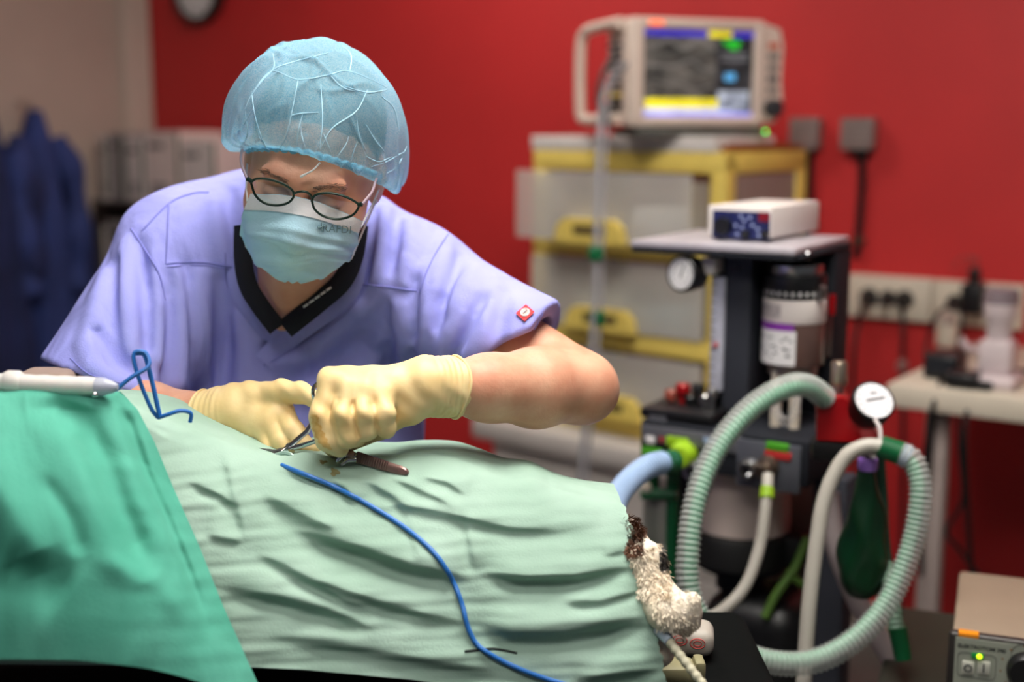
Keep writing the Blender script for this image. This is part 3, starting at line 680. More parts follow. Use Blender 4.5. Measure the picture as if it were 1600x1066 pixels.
# ------------------------------------------------------------------ boxed instrument on the shelf
bx = P(1205, 378, 2.11); BF = Fr((bx[0], bx[1], zsh+.0005), 34)
t = thing('stimulator_box', 'small white box with dark knob panel on the machine shelf', 'instrument', BF.w((-.05, .08, 0)), -34)
xl2 = BF.hit(1108, 350, 0)[0]; zt3 = BF.hit(1155, 322, 0)[2]; dp = BF.hit(1280, 345, 0, 0)[1]
BF.mb().box((xl2, .004, .006), (0, dp, zt3), .003).build('case', m_white, t)
BF.mb().box((xl2-.001, -.003, .006), (.001, .0035, zt3), .002).build('front_bezel', m_white, t)
def fp(n, x0, x1, y0, y1, mat, d=.001):
    m = BF.mb(); BF.pbox(m, x0, x1, y0, y1, -.003-d, d); return m.build(n, mat, t, smooth=False)
fp('front_plate', 1113, 1203, 330, 374, M('navy front plate', (26, 34, 84), .4, var=.2, vs=40))
fp('digit_window', 1185, 1202, 332, 346, M('red digit window', (110, 12, 16), .3, emit=.15), .002)
for px, py, r in ((1131, 353, .015), (1167, 366, .007), (1197, 366, .006)):
    h = BF.hit(px, py, -.004); BF.mb().lathe([(r, 0), (r*.92, .012), (r*.5, .013), (.001, .012)], (h[0], -.004, h[2]), (0, -1, 0), 22).build('knob', m_black, t)
for k, (px, py) in enumerate(((1158, 338), (1163, 345), (1172, 340), (1150, 352), (1160, 356), (1176, 352), (1184, 358), (1152, 366), (1186, 368))):
    h = BF.hit(px, py, -.004); BF.mb().cyl((h[0], -.004, h[2]), (h[0], -.006, h[2]), .0028, n=10).build('front_light', M('pale dot', (150, 160, 200), .4), t)
for x in (xl2+.012, -.014):
    for y in (.02, dp-.02): BF.mb().cyl((x, y, 0), (x, y, .0062), .006, n=12).build('rubber_foot', m_rubber, t)
# ================================================================== hoses
HS = .885
def Ph(x, y, d): return P(x, y, d*HS)
def PLh(*q): return [Ph(*a) for a in q]
def corrug(pts, d_amp, r, pitch, step=None):
    p = resample(spline(pts, 14), pitch/4); k = np.arange(len(p)); return p, r*(1+d_amp*np.sin(k*math.pi/2))
m_hose = M('clear corrugated hose', (200, 202, 198), .3, var=.04, alpha=.42)
m_hgreen = M('green inner hose', (66, 168, 124), .35, var=.06)
m_sil = M('milky silicone hose', (178, 172, 162), .4, var=.04)
loop = PLh((1290, 622, 2.16), (1262, 603, 2.12), (1225, 606, 2.09), (1170, 640, 2.06), (1120, 700, 2.03), (1090, 770, 2.0), (1076, 850, 1.98), (1078, 930, 1.97), (1112, 990, 1.97),
          (1180, 1029, 1.98), (1260, 1036, 2.0), (1330, 1004, 2.02), (1388, 940, 2.04), (1426, 850, 2.05), (1439, 770, 2.05), (1428, 722, 2.06), (1402, 705, 2.07))
t = thing('breathing_hose', 'long corrugated pale green breathing hose hanging in a loop', 'hose', Ph(1210, 1040, 1.98))
p, r = corrug(loop, .11, .0160, .0078); MB().tube(p, r, 18).build('outer_hose', m_hose, t, ang=0)
cen = Ph(1250, 830, 2.02); q = spline(loop, 14); dirv = cen-q; dirv -= 0; dirv /= np.linalg.norm(dirv, axis=1)[:, None]
MB().tube(q+dirv*.0045, .0098, 12).build('inner_hose', m_hgreen, t)
a, b = Ph(1408, 709, 2.068), Ph(1375, 697, 2.075)
MB().cyl(a, b, .0172, .016).build('green_connector', m_green, t); MB().cyl(Ph(1420, 716, 2.064), a, .0172).build('clear_cuff', M('pale cuff', (150, 160, 170), .3), t)
t = thing('silicone_hose', 'smooth milky hose running down from the green connector', 'hose', Ph(1255, 1100, 2.08))
MB().tube(spline(PLh((1378, 698, 2.078), (1350, 698, 2.085), (1318, 718, 2.09), (1290, 775, 2.09), (1276, 850, 2.085), (1264, 950, 2.08), (1256, 1066, 2.08), (1255, 1100, 2.08)), 10), .0111, 14).build('hose', m_sil, t)
t = thing('gas_outlet_hose', 'milky hose with lime ring curving down from the console valve', 'hose', Ph(1100, 965, 2.2))
q = spline(PLh((1200, 742, 2.26), (1198, 775, 2.24), (1188, 850, 2.22), (1165, 915, 2.2), (1128, 955, 2.19), (1095, 968, 2.2), (1070, 965, 2.22)), 10)
MB().tube(q, .0093, 12).build('hose', m_sil, t)
MB().cyl(Ph(1199, 762, 2.246), Ph(1198, 779, 2.238), .0113).build('lime_ring', m_lime, t)
t = thing('blue_hose', 'short pale blue hose bending behind the drape edge', 'hose', Ph(955, 790, 2.0))
p, r = corrug(PLh((1045, 722, 2.19), (1015, 728, 2.15), (985, 750, 2.09), (962, 780, 2.0), (948, 820, 1.92), (925, 870, 1.86), (890, 900, 1.84)), .05, .0172, .0078)
MB().tube(p, r, 16).build('hose', M('pale blue hose', (160, 186, 222), .3, var=.06, alpha=.85), t, ang=0)
MB().cyl(Ph(1052, 722, 2.2), Ph(1036, 723, 2.18), .0186).build('green_cuff', m_green, t)
t = thing('exhaust_hose', 'flat pale hose crossing behind the green breathing bag', 'hose', Ph(1420, 1080, 2.2))
MB().tube(spline(PLh((1295, 770, 2.24), (1305, 850, 2.24), (1335, 930, 2.24), (1375, 1000, 2.22), (1420, 1075, 2.2)), 8), .0165, 12).build('hose', M('dusty white hose', (170, 156, 156), .5), t)
t = thing('green_tubing', 'thin bright green tubing behind the machine hoses', 'tube', Ph(1195, 960, 2.42))
MB().tube(spline(PLh((1262, 840, 2.42), (1240, 890, 2.42), (1212, 930, 2.42), (1195, 965, 2.42)), 8), .0075, 8).build('tubing', M('lime tubing', (84, 118, 46), .5), t)
MB().tube(spline(PLh((1230, 895, 2.42), (1255, 915, 2.43), (1290, 930, 2.45)), 8), .0066, 8).build('tubing', M('lime tubing', (84, 118, 46), .5), t)
# red valve block with gauge, and the breathing bag
t = thing('red_valve_block', 'red valve block with round white gauge and silver knob', 'valve', Ph(1320, 690, 2.18))
RB = Fr(Ph(1280, 690, 2.17), 12)
pts = [RB.hit(x, y, 0) for x, y in ((1276, 622), (1318, 622), (1345, 640), (1372, 680), (1360, 692), (1276, 688))]
RB.mb().prism([(q[0], q[2]) for q in pts][::-1], 0, .06).build('block', m_redp, t, smooth=False)
aa, ab_, ac, ad = RB.rect(1268, 1336, 692, 722, .005); RB.mb().box((aa, .005, ac), (ab_, .055, ad), .006).build('black_arm', m_black, t)
hk = RB.hit(1310, 622, .02); z1 = RB.hit(1310, 566, .02)[2]; z2 = RB.hit(1310, 604, .02)[2]
RB.mb().cyl((hk[0], .03, hk[2]-.002), (hk[0], .03, z2), .008).build('knob_stem', m_steel, t)
RB.mb().lathe([(.0115, 0), (.0125, .003), (.0125, z1-z2-.003), (.0105, z1-z2), (.001, z1-z2)], (hk[0], .03, z2), (0, 0, 1), 20).build('knob', M('brass nickel knob', (196, 180, 160), .3, .9), t)
gc = Ph(1366, 626, 2.13); nv = np.array([.10, -.78, .62]); nv /= np.linalg.norm(nv)
g = MB().lathe([(.011, -.05), (.027, -.041), (.0318, -.027), (.0318, 0), (.0295, .002), (.0285, 0)], gc, nv, 36).build('gauge', m_black, t)
MB().lathe([(.0285, -.001), (.0283, .0005), (.001, .0007)], gc, nv, 36).build('gauge_face', M('bright dial', (235, 232, 236), .4), g)
u_, v_, _ = axes(nv)
for k in range(14):
    a = k*2*math.pi/16-.9; c = gc+nv*.001+.0232*(math.cos(a)*u_+math.sin(a)*v_); MB().sphere(c, .0012, 6, 4).build('gauge_mark', m_ink, g)
MB().tube([gc+nv*.0015-u_*.012, gc+nv*.0015+u_*.016+v_*.004], .0012, 6).build('needle', m_ink, g)
MB().tube([gc+nv*.0015+v_*.012-u_*.004, gc+nv*.0015+v_*.012+u_*.006], .001, 6).build('gauge_print', m_ink, g)
MB().tube(spline(PLh((1367, 655, 2.10), (1375, 672, 2.09), (1374, 700, 2.085), (1366, 714, 2.085), (1361, 706, 2.09), (1362, 694, 2.1)), 8), .003, 8).build('clear_tube', M('clear thin tube', (210, 200, 198), .3), t)
t = thing('breathing_bag', 'dark green rubber breathing bag with lilac neck', 'bag', Ph(1352, 950, 2.13))
ba = Ph(1356, 730, 2.12); L_ = ba[2]-Ph(1350, 948, 2.12)[2]
prof = [(.011, 0), (.0125, -.01), (.018, -.036), (.029, -.08), (.036, -.124), (.037, -.15), (.033, -.18), (.022, -L_*.97), (.006, -L_)]
rows = []; n = 40
for (r, z) in spline([(a, b, 0) for a, b in prof], 5)[:, :2]:
    th = np.linspace(0, 2*math.pi, n+1); rr = r*(1+.08*np.sin(3*th+z*60)+.05*np.sin(5*th-z*45)); rows.append(np.stack([ba[0]+rr*np.cos(th), ba[1]+.8*rr*np.sin(th), np.full(n+1, ba[2]+z)], 1))
MB().grid(np.array(rows)).build('bag', M('dark green rubber', (4, 46, 23), .3, var=.2), t, ang=0)
MB().lathe([(.0135, 0), (.0145, .003), (.0145, .015), (.0125, .018)], ba-[0, 0, .004], (0, 0, 1), 24).build('lilac_neck', M('lilac plastic', (150, 110, 200), .4), t)
MB().cyl(ba+[0, 0, .015], Ph(1358, 692, 2.12), .011).build('neck_pipe', m_steel, t)
t = thing('second_hose_end', 'short corrugated hose end with dark cuff below the loop', 'hose', Ph(1410, 1030, 2.1))
p, r = corrug(PLh((1385, 880, 2.14), (1393, 930, 2.12), (1402, 985, 2.1)), .1, .0112, .0078); MB().tube(p, r, 14).build('hose', M('grey green hose', (120, 150, 130), .4), t, ang=0)
MB().cyl(Ph(1402, 980, 2.1), Ph(1411, 1030, 2.1), .0135, .012).build('dark_cuff', m_green, t)
MB().tube(spline(PLh((1385, 880, 2.14), (1380, 830, 2.17), (1378, 780, 2.2), (1372, 700, 2.2), (1365, 690, 2.2)), 6), .009, 8).build('hose_stem', M('dark green stem', (10, 50, 34), .5), t)
# ================================================================== junction boxes and sockets on the red wall
for k, (x0, x1, lb) in enumerate(((1312, 1362, 'grey wall junction box to the right with a black cable down'), (1232, 1276, 'grey wall junction box half behind the monitor'))):
    a, b, c, d = WF.rect(x0, x1, 184, 234, -.05)
    t = thing('junction_box', lb, 'box', WF.w(((a+b)/2, 0, c)), -35, 'grey junction boxes on the red wall')
    WF.mb().box((a, -.05, c), (b, -.001, d), .006).build('housing', M('grey junction plastic', (138, 122, 118), .5), t)
    m = WF.mb()
    for q in range(5): m.box((a+.008, -.0525, c+.014+q*.016), (b-.008, -.05, c+.020+q*.016))
    m.build('cover_ribs', M('grey junction ribs', (120, 106, 102), .5), t, smooth=False)
    WF.mb().box((a+.02, -.035, c-.02), (b-.02, -.008, c), .004).build('cable_gland', m_black, t)
    xc_ = (a+b)/2+.01; zz = WF.hit(1348, 402, -.01)[2]
    WF.mb().tube(spline([(xc_, -.02, c-.015), (xc_, -.012, c-.1), (xc_-.004, -.012, zz+.05), (xc_-.01, -.012, zz)], 8), .011, 10).build('cable', m_black, t)
    m = WF.mb(); m.box((xc_-.022, -.024, zz+.04), (xc_+.016, -.001, zz+.052), .003); m.build('cable_clip', M('brown clip', (90, 56, 40), .6), t)
# socket trunking
a, _, c0_, d0_ = WF.rect(1322, 1400, 429, 497, -.03)
bR = WF.hit(1640, 480, -.03)[0]; xm = WF.hit(1456, 460, -.03)[0]; xe = WF.hit(1598, 480, -.03)[0]
zlo, zhi = WF.hit(1456, 505, -.03)[2], WF.hit(1456, 437, -.03)[2]
t = thing('socket_trunking', 'long cream socket panel on the red wall', 'socket panel', WF.w(((a+xe)/2, 0, zlo)), -35)
WF.mb().box((a, -.03, zlo), (xm-.002, -.001, zhi), .005).build('cover_plate', m_cream, t)
WF.mb().box((xm+.002, -.03, zlo), (xe, -.001, zhi), .005).build('cover_plate', m_cream, t)
for px, py, r in ((1358, 464, .020), (1387, 466, .017), (1413, 468, .020), (1492, 474, .017)):
    h = WF.hit(px, py, -.03); WF.mb().lathe([(r+.006, 0), (r+.006, .003), (r, .003), (r*.95, -.008), (.001, -.008)], (h[0], -.0302, h[2]), (0, -1, 0), 24, ).build('socket', M('dark socket well', (40, 36, 34), .5), t)
def plug(px, py, r, l, lb, cable):
    h = WF.hit(px, py, -.035); t = thing('power_plug', lb, 'plug', WF.w((h[0], -.035, h[2])), -35, 'black plugs in the socket panel')
    WF.mb().lathe([(r, 0), (r, l*.6), (r*.6, l), (.001, l)], (h[0], -.0335, h[2]), (0, -1, 0), 18).build('plug_body', m_black, t)
    q = [WF.w((h[0], -.035-l*.8, h[2]))]+[P(*c) for c in cable]; MB().tube(spline(q, 8), .006, 8).build('cord', m_black, t)
    return t
plug(1358, 464, .018, .05, 'black plug with slanting cord beside the dark machine', [(1345, 490, 3.35), (1336, 530, 3.3), (1332, 600, 3.3), (1335, 700, 3.3), (1338, 1000, 3.2)])
plug(1387, 466, .016, .03, 'small black plug in the middle socket', [(1380, 474, 3.42), (1366, 474, 3.42)])
pl3 = plug(1413, 468, .018, .04, 'black plug with a straight hanging cord', [(1411, 500, 3.42), (1410, 560, 3.42), (1411, 640, 3.42), (1410, 800, 3.42), (1405, 1000, 3.4)])
MB().lathe([(.006, 0), (.014, .008), (.014, .022), (.006, .03)], P(1409, 580, 3.41), (0, 0, 1), 14).build('cord_switch', M('clear bead', (150, 120, 116), .3), pl3)
a, b, c, d = WF.rect(1500, 1534, 444, 492, -.08)
t = thing('plug_adapter', 'black block adapter with thin aerials plugged in the panel', 'adapter', WF.w(((a+b)/2, -.05, c)), -35)
WF.mb().box((a, -.085, c), (b, -.0315, d), .006).build('adapter_body', m_black, t); xx = (a+b)/2
WF.mb().box((xx-.012, -.075, d), (xx+.014, -.045, d+.04), .004).build('adapter_top', m_black, t)
for dx in (-.03, .0): WF.mb().tube(spline([(xx, -.06, d+.038), (xx+dx*.4+.006, -.06, d+.065), (xx+dx-.01, -.06, d+.062), (xx+dx-.03, -.06, d+.03)], 8), .0022, 6).build('aerial_wire', M('rusty wire', (120, 60, 54), .5), t)
MB().tube(spline(PL((1505, 488, 3.26), (1500, 530, 3.2), (1480, 580, 3.0), (1460, 640, 2.85), (1452, 720, 2.85), (1448, 800, 2.9), (1440, 1000, 3.0)), 8), .006, 8).build('cord', m_black, t)
MB().tube(spline(PL((1492, 474, 3.28), (1466, 490, 3.2), (1450, 530, 3.15), (1446, 560, 3.05), (1448, 580, 2.98)), 8), .005, 8).build('cord', m_black, t)
# ------------------------------------------------------------------ side table at the right
c0 = P(1385, 599, 2.85); TF = Fr((c0[0], c0[1], 0), 35); zt = c0[2]
yb = min(-.02-TF.loc(WF.w((0, 0, 0)))[1]*0, 9) if False else (-WF.loc(TF.w((0, 0, 0)))[1]-.02)
t = thing('side_table', 'cream topped side table with pale legs against the red wall', 'table', TF.w((.35, yb/2, 0)), -35)
zb = TF.hit(1500, 650, 0)[2]
TF.mb().box((0, 0, zb), (.9, yb, zt), .006).build('table_top', m_cream, t)
m_leg = M('pale grey leg', (176, 160, 154), .45)
for x, y in ((TF.hit(1461, 700, .06)[0]-.025, .05), (.82, .05)):
    TF.mb().box((x, y, 0), (x+.05, y+.05, zb-.0005), .01).build('leg', m_leg, t)
Z = zt+.0008
def onT(px, py): q = TF.hit(px, py, zt, 2); return q
def tp(px, py, y): return TF.hit(px, py, y)
yA = .10
a, b, c, d = TF.rect(1441, 1496, 550, 590, yA)
t = thing('power_supply', 'black power supply brick on the side table', 'power supply', TF.w(((a+b)/2, yA, zt)), -35)
TF.mb().box((a, yA, Z), (b, yA+.09, Z+(d-c)), .01, 3).build('brick', m_black, t)
TF.mb().box((a+.01, yA-.0015, Z+.015), (b-.01, yA, Z+.05)).build('type_label', m_slate2, t, smooth=False)
MB().tube(spline(PL((1472, 592, 2.86), (1462, 620, 2.80), (1450, 680, 2.80), (1442, 760, 2.82), (1440, 900, 2.85)), 8), .006, 8).build('cord', m_black, t)
a, b, c, d = TF.rect(1476, 1527, 570, 600, .03)
t = thing('charger_block', 'flat black charger lying in front of the power brick', 'charger', TF.w(((a+b)/2, .03, zt)), -35)
TF.mb().box((a, .02, Z), (b, .085, Z+.035), .01, 3).build('charger_body', m_black, t); TF.mb().box((b-.015, .03, Z), (b+.03, .07, Z+.018), .006).build('charger_nose', m_black, t)
MB().tube(spline(PL((1492, 600, 2.85), (1496, 640, 2.80), (1500, 700, 2.80), (1505, 780, 2.82), (1480, 830, 2.85), (1500, 860, 2.86), (1530, 900, 2.9)), 8), .005, 8).build('cord', m_black, t)
h = tp(1478, 545, yb-.12); zq = tp(1478, 489, yb-.12)[2]
t = thing('white_bottle', 'slim white bottle standing behind the black power brick', 'bottle', TF.w((h[0], yb-.12, zt)), -35)
hb = zq-Z
TF.mb().lathe([(.026, 0), (.027, .005), (.027, hb*.62), (.024, hb*.68)], (h[0], yb-.12, Z), (0, 0, 1), 20).build('bottle_body', m_cream, t)
TF.mb().lathe([(.022, hb*.68), (.024, hb*.72), (.022, hb*.9), (.012, hb*.98), (.001, hb)], (h[0], yb-.12, Z), (0, 0, 1), 20).build('cap', M('cap cream', (196, 180, 170), .4), t)
# white hand piece in its charging stand
yS = .10; h = tp(1556, 580, yS); sc = 2.9/FPX
t = thing('handset_charger', 'white hand piece standing in a charger on the side table', 'charger', TF.w((h[0], yS, zt)), -35)
def zS(py): return max(Z, tp(1556, py, yS)[2])
m_wh = M('bluish white plastic', (214, 198, 200), .35)
TF.mb().box((h[0]-.06, yS-.05, Z), (h[0]+.05, yS+.06, Z+.03), .01).build('stand_base', m_wh, t)
TF.mb().box((h[0]-.036, yS-.025, Z+.03), (h[0]+.036, yS+.04, zS(530)), .012).build('stand_cup', m_wh, t)
z0, z1, z2 = zS(530), zS(497), zS(455)
TF.mb().lathe([(.024, 0), (.026, .01), (.027, (z1-z0)*.8), (.034, z1-z0), (.037, z2-z0-.015), (.033, z2-z0), (.001, z2-z0)], (h[0], yS+.008, z0), (0, 0, 1), 24).build('hand_piece', m_wh, t)
TF.mb().lathe([(.0372, 0), (.0374, .012), (.034, .030), (.001, .0305)], (h[0], yS+.008, z2-.026), (0, 0, 1), 24).build('grey_cap', M('mauve cap', (128, 112, 118), .5), t)
TF.mb().tube(spline([AF.loc(P(0, 0, 1))*0+TF.loc(P(1502, 530, 2.92)), TF.loc(P(1515, 545, 2.92)), TF.loc(P(1545, 548, 2.94))], 8), .009, 10).build('side_arm', m_wh, t)
TF.mb().tube(spline([TF.loc(P(1550, 572, 2.9)), TF.loc(P(1570, 578, 2.86)), TF.loc(P(1600, 580, 2.86)), TF.loc(P(1640, 578, 2.9))], 8), .005, 8).build('cord', m_black, t)
MB().tube(spline(PL((1542, 603, 2.86), (1528, 610, 2.80), (1512, 640, 2.76), (1508, 700, 2.76), (1512, 800, 2.8), (1522, 960, 2.85)), 8), .006, 8).build('cord', m_black, t)
# ------------------------------------------------------------------ electrosurgery unit and its trolley
e0 = P(1488, 985, 1.72); EF = Fr((e0[0], e0[1], 0), 21)
zt = e0[2]; zb = zt-.13
t = thing('equipment_trolley', 'olive grey trolley under the electrosurgery unit', 'trolley', EF.w((.15, .12, 0)), -21)
m_ol = M('olive grey laminate', (40, 41, 31), .6, var=.1)
EF.mb().box((-.10, -.06, zb-.03), (.5, .42, zb-.0005), .006).build('trolley_top', m_ol, t)
for x in (-.08, .45):
    for y in (-.04, .37): EF.mb().cyl((x+.015, y+.015, .05), (x+.015, y+.015, zb-.03), .014).build('leg', m_steel, t); EF.mb().cyl((x+.002, y+.015, .03), (x+.028, y+.015, .03), .03, n=18).build('castor', m_rubber, t); EF.mb().cyl((x+.015, y+.015, .03), (x+.015, y+.015, .052), .008).build('castor_stem', m_steel, t)
EF.mb().box((-.07, -.03, .25), (.47, .38, .27), .004).build('lower_shelf', m_ol, t)
t = thing('electrosurgery_unit', 'cream electrosurgery unit with green lamp at the lower right', 'instrument', EF.w((.17, .14, zb)), -21)
W_, D_ = .30, .26
EF.mb().box((0, .004, zb+.008), (W_, D_, zt-.002), .006).build('case', M('beige enamel', (146, 128, 110), .5, var=.04), t)
EF.mb().box((-.004, -.012, zb+.004), (W_+.004, .0038, zt+.002), .005, 3).build('front_frame', M('dark frame', (52, 48, 46), .4, .3), t)
fpn = EF.mb().box((.005, -.0135, zb+.008), (W_-.005, -.0118, zt-.0035), .0).build('front_panel', M('grey green panel', (150, 154, 141), .45, var=.02), t, smooth=False)
EF.mb().box((.008, -.0128, zt-.0035), (.034, .002, zt+.0035), .002).build('orange_reflector', M('amber plastic', (230, 140, 30), .3), t)
pl = -.0135
def etext(s_, px, py, size):
    V, F = text_mesh(s_, size); h = EF.hit(px, py, pl); m = EF.mb(); m.add(np.stack([h[0]+V[:, 0], pl-.0002-V[:, 2], h[2]+V[:, 1]], 1), F); return m
hx0 = EF.hit(1497, 1006, pl)[0]; hx1 = EF.hit(1572, 1016, pl)[0]
V, F = text_mesh('ELEKTROTOM 390', .01, .03); k = (hx1-hx0)/V[:, 0].max(); zT = EF.hit(1497, 1011, pl)[2]
EF.mb().add(np.stack([hx0+V[:, 0]*k, np.full(len(V), pl-.0003), zT+V[:, 1]*k*1.0], 1), F).build('lettering', m_ink, fpn, smooth=False)
def outl(x0, x1, y0, y1, r, name, par, mat=m_ink):
    a, b, c, d = EF.rect(x0, x1, y0, y1, pl); q = []
    rr = min(b-a, d-c)*.18
    for cx, cz, a0 in ((b-rr, d-rr, 0), (a+rr, d-rr, 90), (a+rr, c+rr, 180), (b-rr, c+rr, 270)):
        for g in range(0, 91, 18): q.append((cx+rr*math.cos(math.radians(a0+g)), pl-.0002, cz+rr*math.sin(math.radians(a0+g))))
    return EF.mb().tube(q, r, 6, closed=True).build(name, mat, par)
outl(1496, 1556, 1022, 1060, .0004, 'panel_outline', fpn); outl(1578, 1680, 1012, 1100, .0004, 'panel_outline', fpn)
for x0, x1, g in ((1503, 1522, 'O'), (1527, 1547, 'I')):
    a, b, c, d = EF.rect(x0, x1, 1033, 1054, pl)
    bt = EF.mb().box((a, pl-.002, c), (b, pl+.001, d), .0015).build('switch_button', M('pale button', (190, 190, 178), .4), fpn)
    cx, cz = (a+b)/2, (c+d)/2
    if g == 'O': th = np.linspace(0, 2*math.pi, 24, endpoint=False); EF.mb().tube(np.stack([cx+.0045*np.cos(th), np.full(24, pl-.0022), cz+.0045*np.sin(th)], 1), .0011, 6, closed=True).build('lettering_off', m_ink, fpn)
    else: EF.mb().box((cx-.0011, pl-.0028, cz-.006), (cx+.0011, pl-.0019, cz+.006)).build('lettering_on', m_ink, fpn)
h = EF.hit(1529, 1025, pl)
EF.mb().box((h[0]-.009, pl-.002, h[2]-.004), (h[0]+.007, pl, h[2]+.004), .0015).build('lamp_window', M('green lamp window', (20, 110, 50), .3, emit=.3), fpn)
EF.mb().sphere((h[0]+.001, pl-.002, h[2]), .0035).build('power_lamp', M('yellow green lamp', (190, 230, 20), .3, emit=2.5), fpn)
h = EF.hit(1605, 1048, pl)
kn = EF.mb().lathe([(.026, 0), (.025, .011), (.021, .016), (.001, .016)], (h[0], pl, h[2]), (0, -1, 0), 32).build('knob', m_black, fpn)
EF.mb().tube([(h[0]-.006, pl-.0185, h[2]+.008), (h[0]-.018, pl-.0185, h[2]+.022)], .0012, 6).build('knob_line', m_paper, kn) if False else None
for k in range(7):
    a = math.radians(100+k*30); EF.mb().box((h[0]+.033*math.cos(a)-.0012, pl-.0003, h[2]+.033*math.sin(a)-.0012), (h[0]+.033*math.cos(a)+.0012, pl, h[2]+.033*math.sin(a)+.0012)).build('scale_mark', M('brown mark', (130, 90, 40), .5), fpn)
for x in (.03, W_-.03):
    for y in (.03, D_-.03): EF.mb().cyl((x, y, zb), (x, y, zb+.009), .012, n=14).build('rubber_foot', m_rubber, t)
# ================================================================== operating table
m_pad = M('black green vinyl pad', (9, 11, 11), .9, spec=.08, var=.1, bump=.1)
t = thing('operating_table', 'operating table with dark vinyl pad under the drapes', 'table', (-.45, 1.36, 0))
TZ = .84
MB().box((-1.25, 1.06, TZ-.05), (.30, 1.57, TZ), .024, 4).build('pad', m_pad, t)
MB().box((-1.23, 1.08, TZ-.085), (.28, 1.55, TZ-.051), .006).build('table_frame', m_steel, t)
MB().cyl((-.45, 1.32, .08), (-.45, 1.32, TZ-.084), .075, n=32).build('column', m_steel, t)
MB().cyl((-.45, 1.32, .08), (-.45, 1.32, .45), .10, n=32).build('column_sleeve', m_slate, t)
MB().box((-.85, 1.12, .03), (-.05, 1.52, .08), .012).build('base', m_slate, t)
for x in (-.80, -.10):
    for y in (1.17, 1.47): MB().cyl((x, y, 0), (x, y, .031), .03, n=18).build('foot', m_rubber, t)
# ================================================================== drapes
def cur(pts, x):
    q = spline([(a, b, 0) for a, b in pts], 10); o = np.argsort(q[:, 0]); return np.interp(x, q[o, 0], q[o, 1])
def lerp(pts, x): return np.interp(x, [a for a, _ in pts], [b for _, b in pts])
RIDGE = [(-260, 640), (0, 628), (120, 622), (200, 634), (330, 680), (430, 710), (480, 706), (530, 714), (600, 712), (650, 707), (700, 712), (745, 728), (785, 743), (830, 746), (870, 762), (920, 775), (972, 786)]
HEM = [(786, 972), (850, 1000), (950, 1020), (1066, 1041), (1140, 1052), (1300, 1060)]
BOT = [(-260, 1035), (200, 1040), (400, 1043), (480, 1047), (640, 1062), (800, 1084), (1060, 1122)]
DR = [(-260, 1.34), (0, 1.37), (200, 1.38), (400, 1.42), (650, 1.44), (800, 1.43), (972, 1.42)]
DB = [(-260, 1.27), (200, 1.28), (500, 1.305), (800, 1.31), (1060, 1.325)]
FOLDS = [  # polyline (px), width px, height m
 ([(430, 815), (500, 834), (570, 854), (640, 880), (700, 892), (742, 897)], 17, .011), ([(742, 890), (820, 899), (900, 897), (1005, 878)], 14, .010),
 ([(440, 885), (520, 914), (600, 940), (660, 957), (745, 972)], 13, .006), ([(740, 968), (800, 985), (880, 984), (960, 970), (1025, 958)], 17, .010),
 ([(560, 797), (625, 787), (700, 800), (740, 810), (800, 824), (870, 826), (950, 816)], 12, .005), ([(940, 868), (980, 858)], 6, .002),
 ([(870, 940), (940, 938), (1010, 918)], 9, .004), ([(890, 1062), (960, 1052), (1040, 1040)], 13, .007), ([(400, 985), (560, 1010), (700, 1035), (800, 1050)], 16, .005),
 ([(728, 790), (736, 850), (746, 900)], 8, .003), ([(640, 800), (650, 850), (655, 880)], 9, .002),
 ([(290, 748), (345, 772), (375, 792)], 9, .004), ([(318, 832), (385, 846)], 10, .003), ([(335, 912), (430, 928), (520, 952), (600, 985)], 15, .008), ([(395, 858), (450, 884), (530, 930), (600, 960)], 12, .005),
 ([(350, 688), (368, 770), (392, 862)], 13, .004), ([(400, 760), (470, 800), (540, 830)], 18, .006), ([(560, 742), (610, 770), (650, 800)], 10, .004), ([(600, 738), (660, 765), (720, 792)], 10, .004),
 ([(645, 738), (700, 752), (735, 775)], 10, .004), ([(505, 735), (540, 760), (560, 790)], 10, .004), ([(420, 725), (500, 748), (560, 770)], 10, .004), ([(470, 712), (520, 725), (560, 735)], 9, .003)]
def seg_d(px, py, pl):
    q = np.array(pl, float); best = np.full(px.shape, 1e9); sg = np.zeros(px.shape); tt = np.zeros(px.shape); n = len(q)-1
    for i in range(n):
        a, b = q[i], q[i+1]; ab = b-a; t = np.clip(((px-a[0])*ab[0]+(py-a[1])*ab[1])/(ab@ab), 0, 1)
        dx, dy = px-a[0]-t*ab[0], py-a[1]-t*ab[1]; d = np.hypot(dx, dy); m = d < best
        best = np.where(m, d, best); sg = np.where(m, np.sign(ab[0]*dy-ab[1]*dx), sg); tt = np.where(m, (i+t)/n, tt)
    return best, sg, tt
def folds(px, py, FL):
    out = np.zeros(px.shape)
    for pl, w_, h_ in FL:
        d, s, tt = seg_d(px, py, pl); s = s*d
        f = np.where(s < 0, np.exp(-(s/(2.2*w_))**2), np.exp(-(s/(.55*w_))**2))-.55*np.exp(-((s-1.25*w_)/(.9*w_))**2)
        env = np.clip(np.minimum(tt, 1-tt)*3.2, 0.0, 1); env = env*env*(3-2*env)
        # fade outside the ends
        a, b = np.array(pl[0]), np.array(pl[-1]); ex = np.exp(-(np.maximum(0, np.minimum(np.hypot(px-a[0], py-a[1]), np.hypot(px-b[0], py-b[1])))/(4*w_))**2)
        out += 1.25*h_*f*env
    return out
def ripple(px, py):
    return .0006*np.sin(py*.11+.9*np.sin(px*.012)+px*.01)+.0004*np.sin(py*.21+1.3*np.sin(px*.017+1))+.0004*np.sin(px*.09+py*.05+2*np.sin(py*.02))
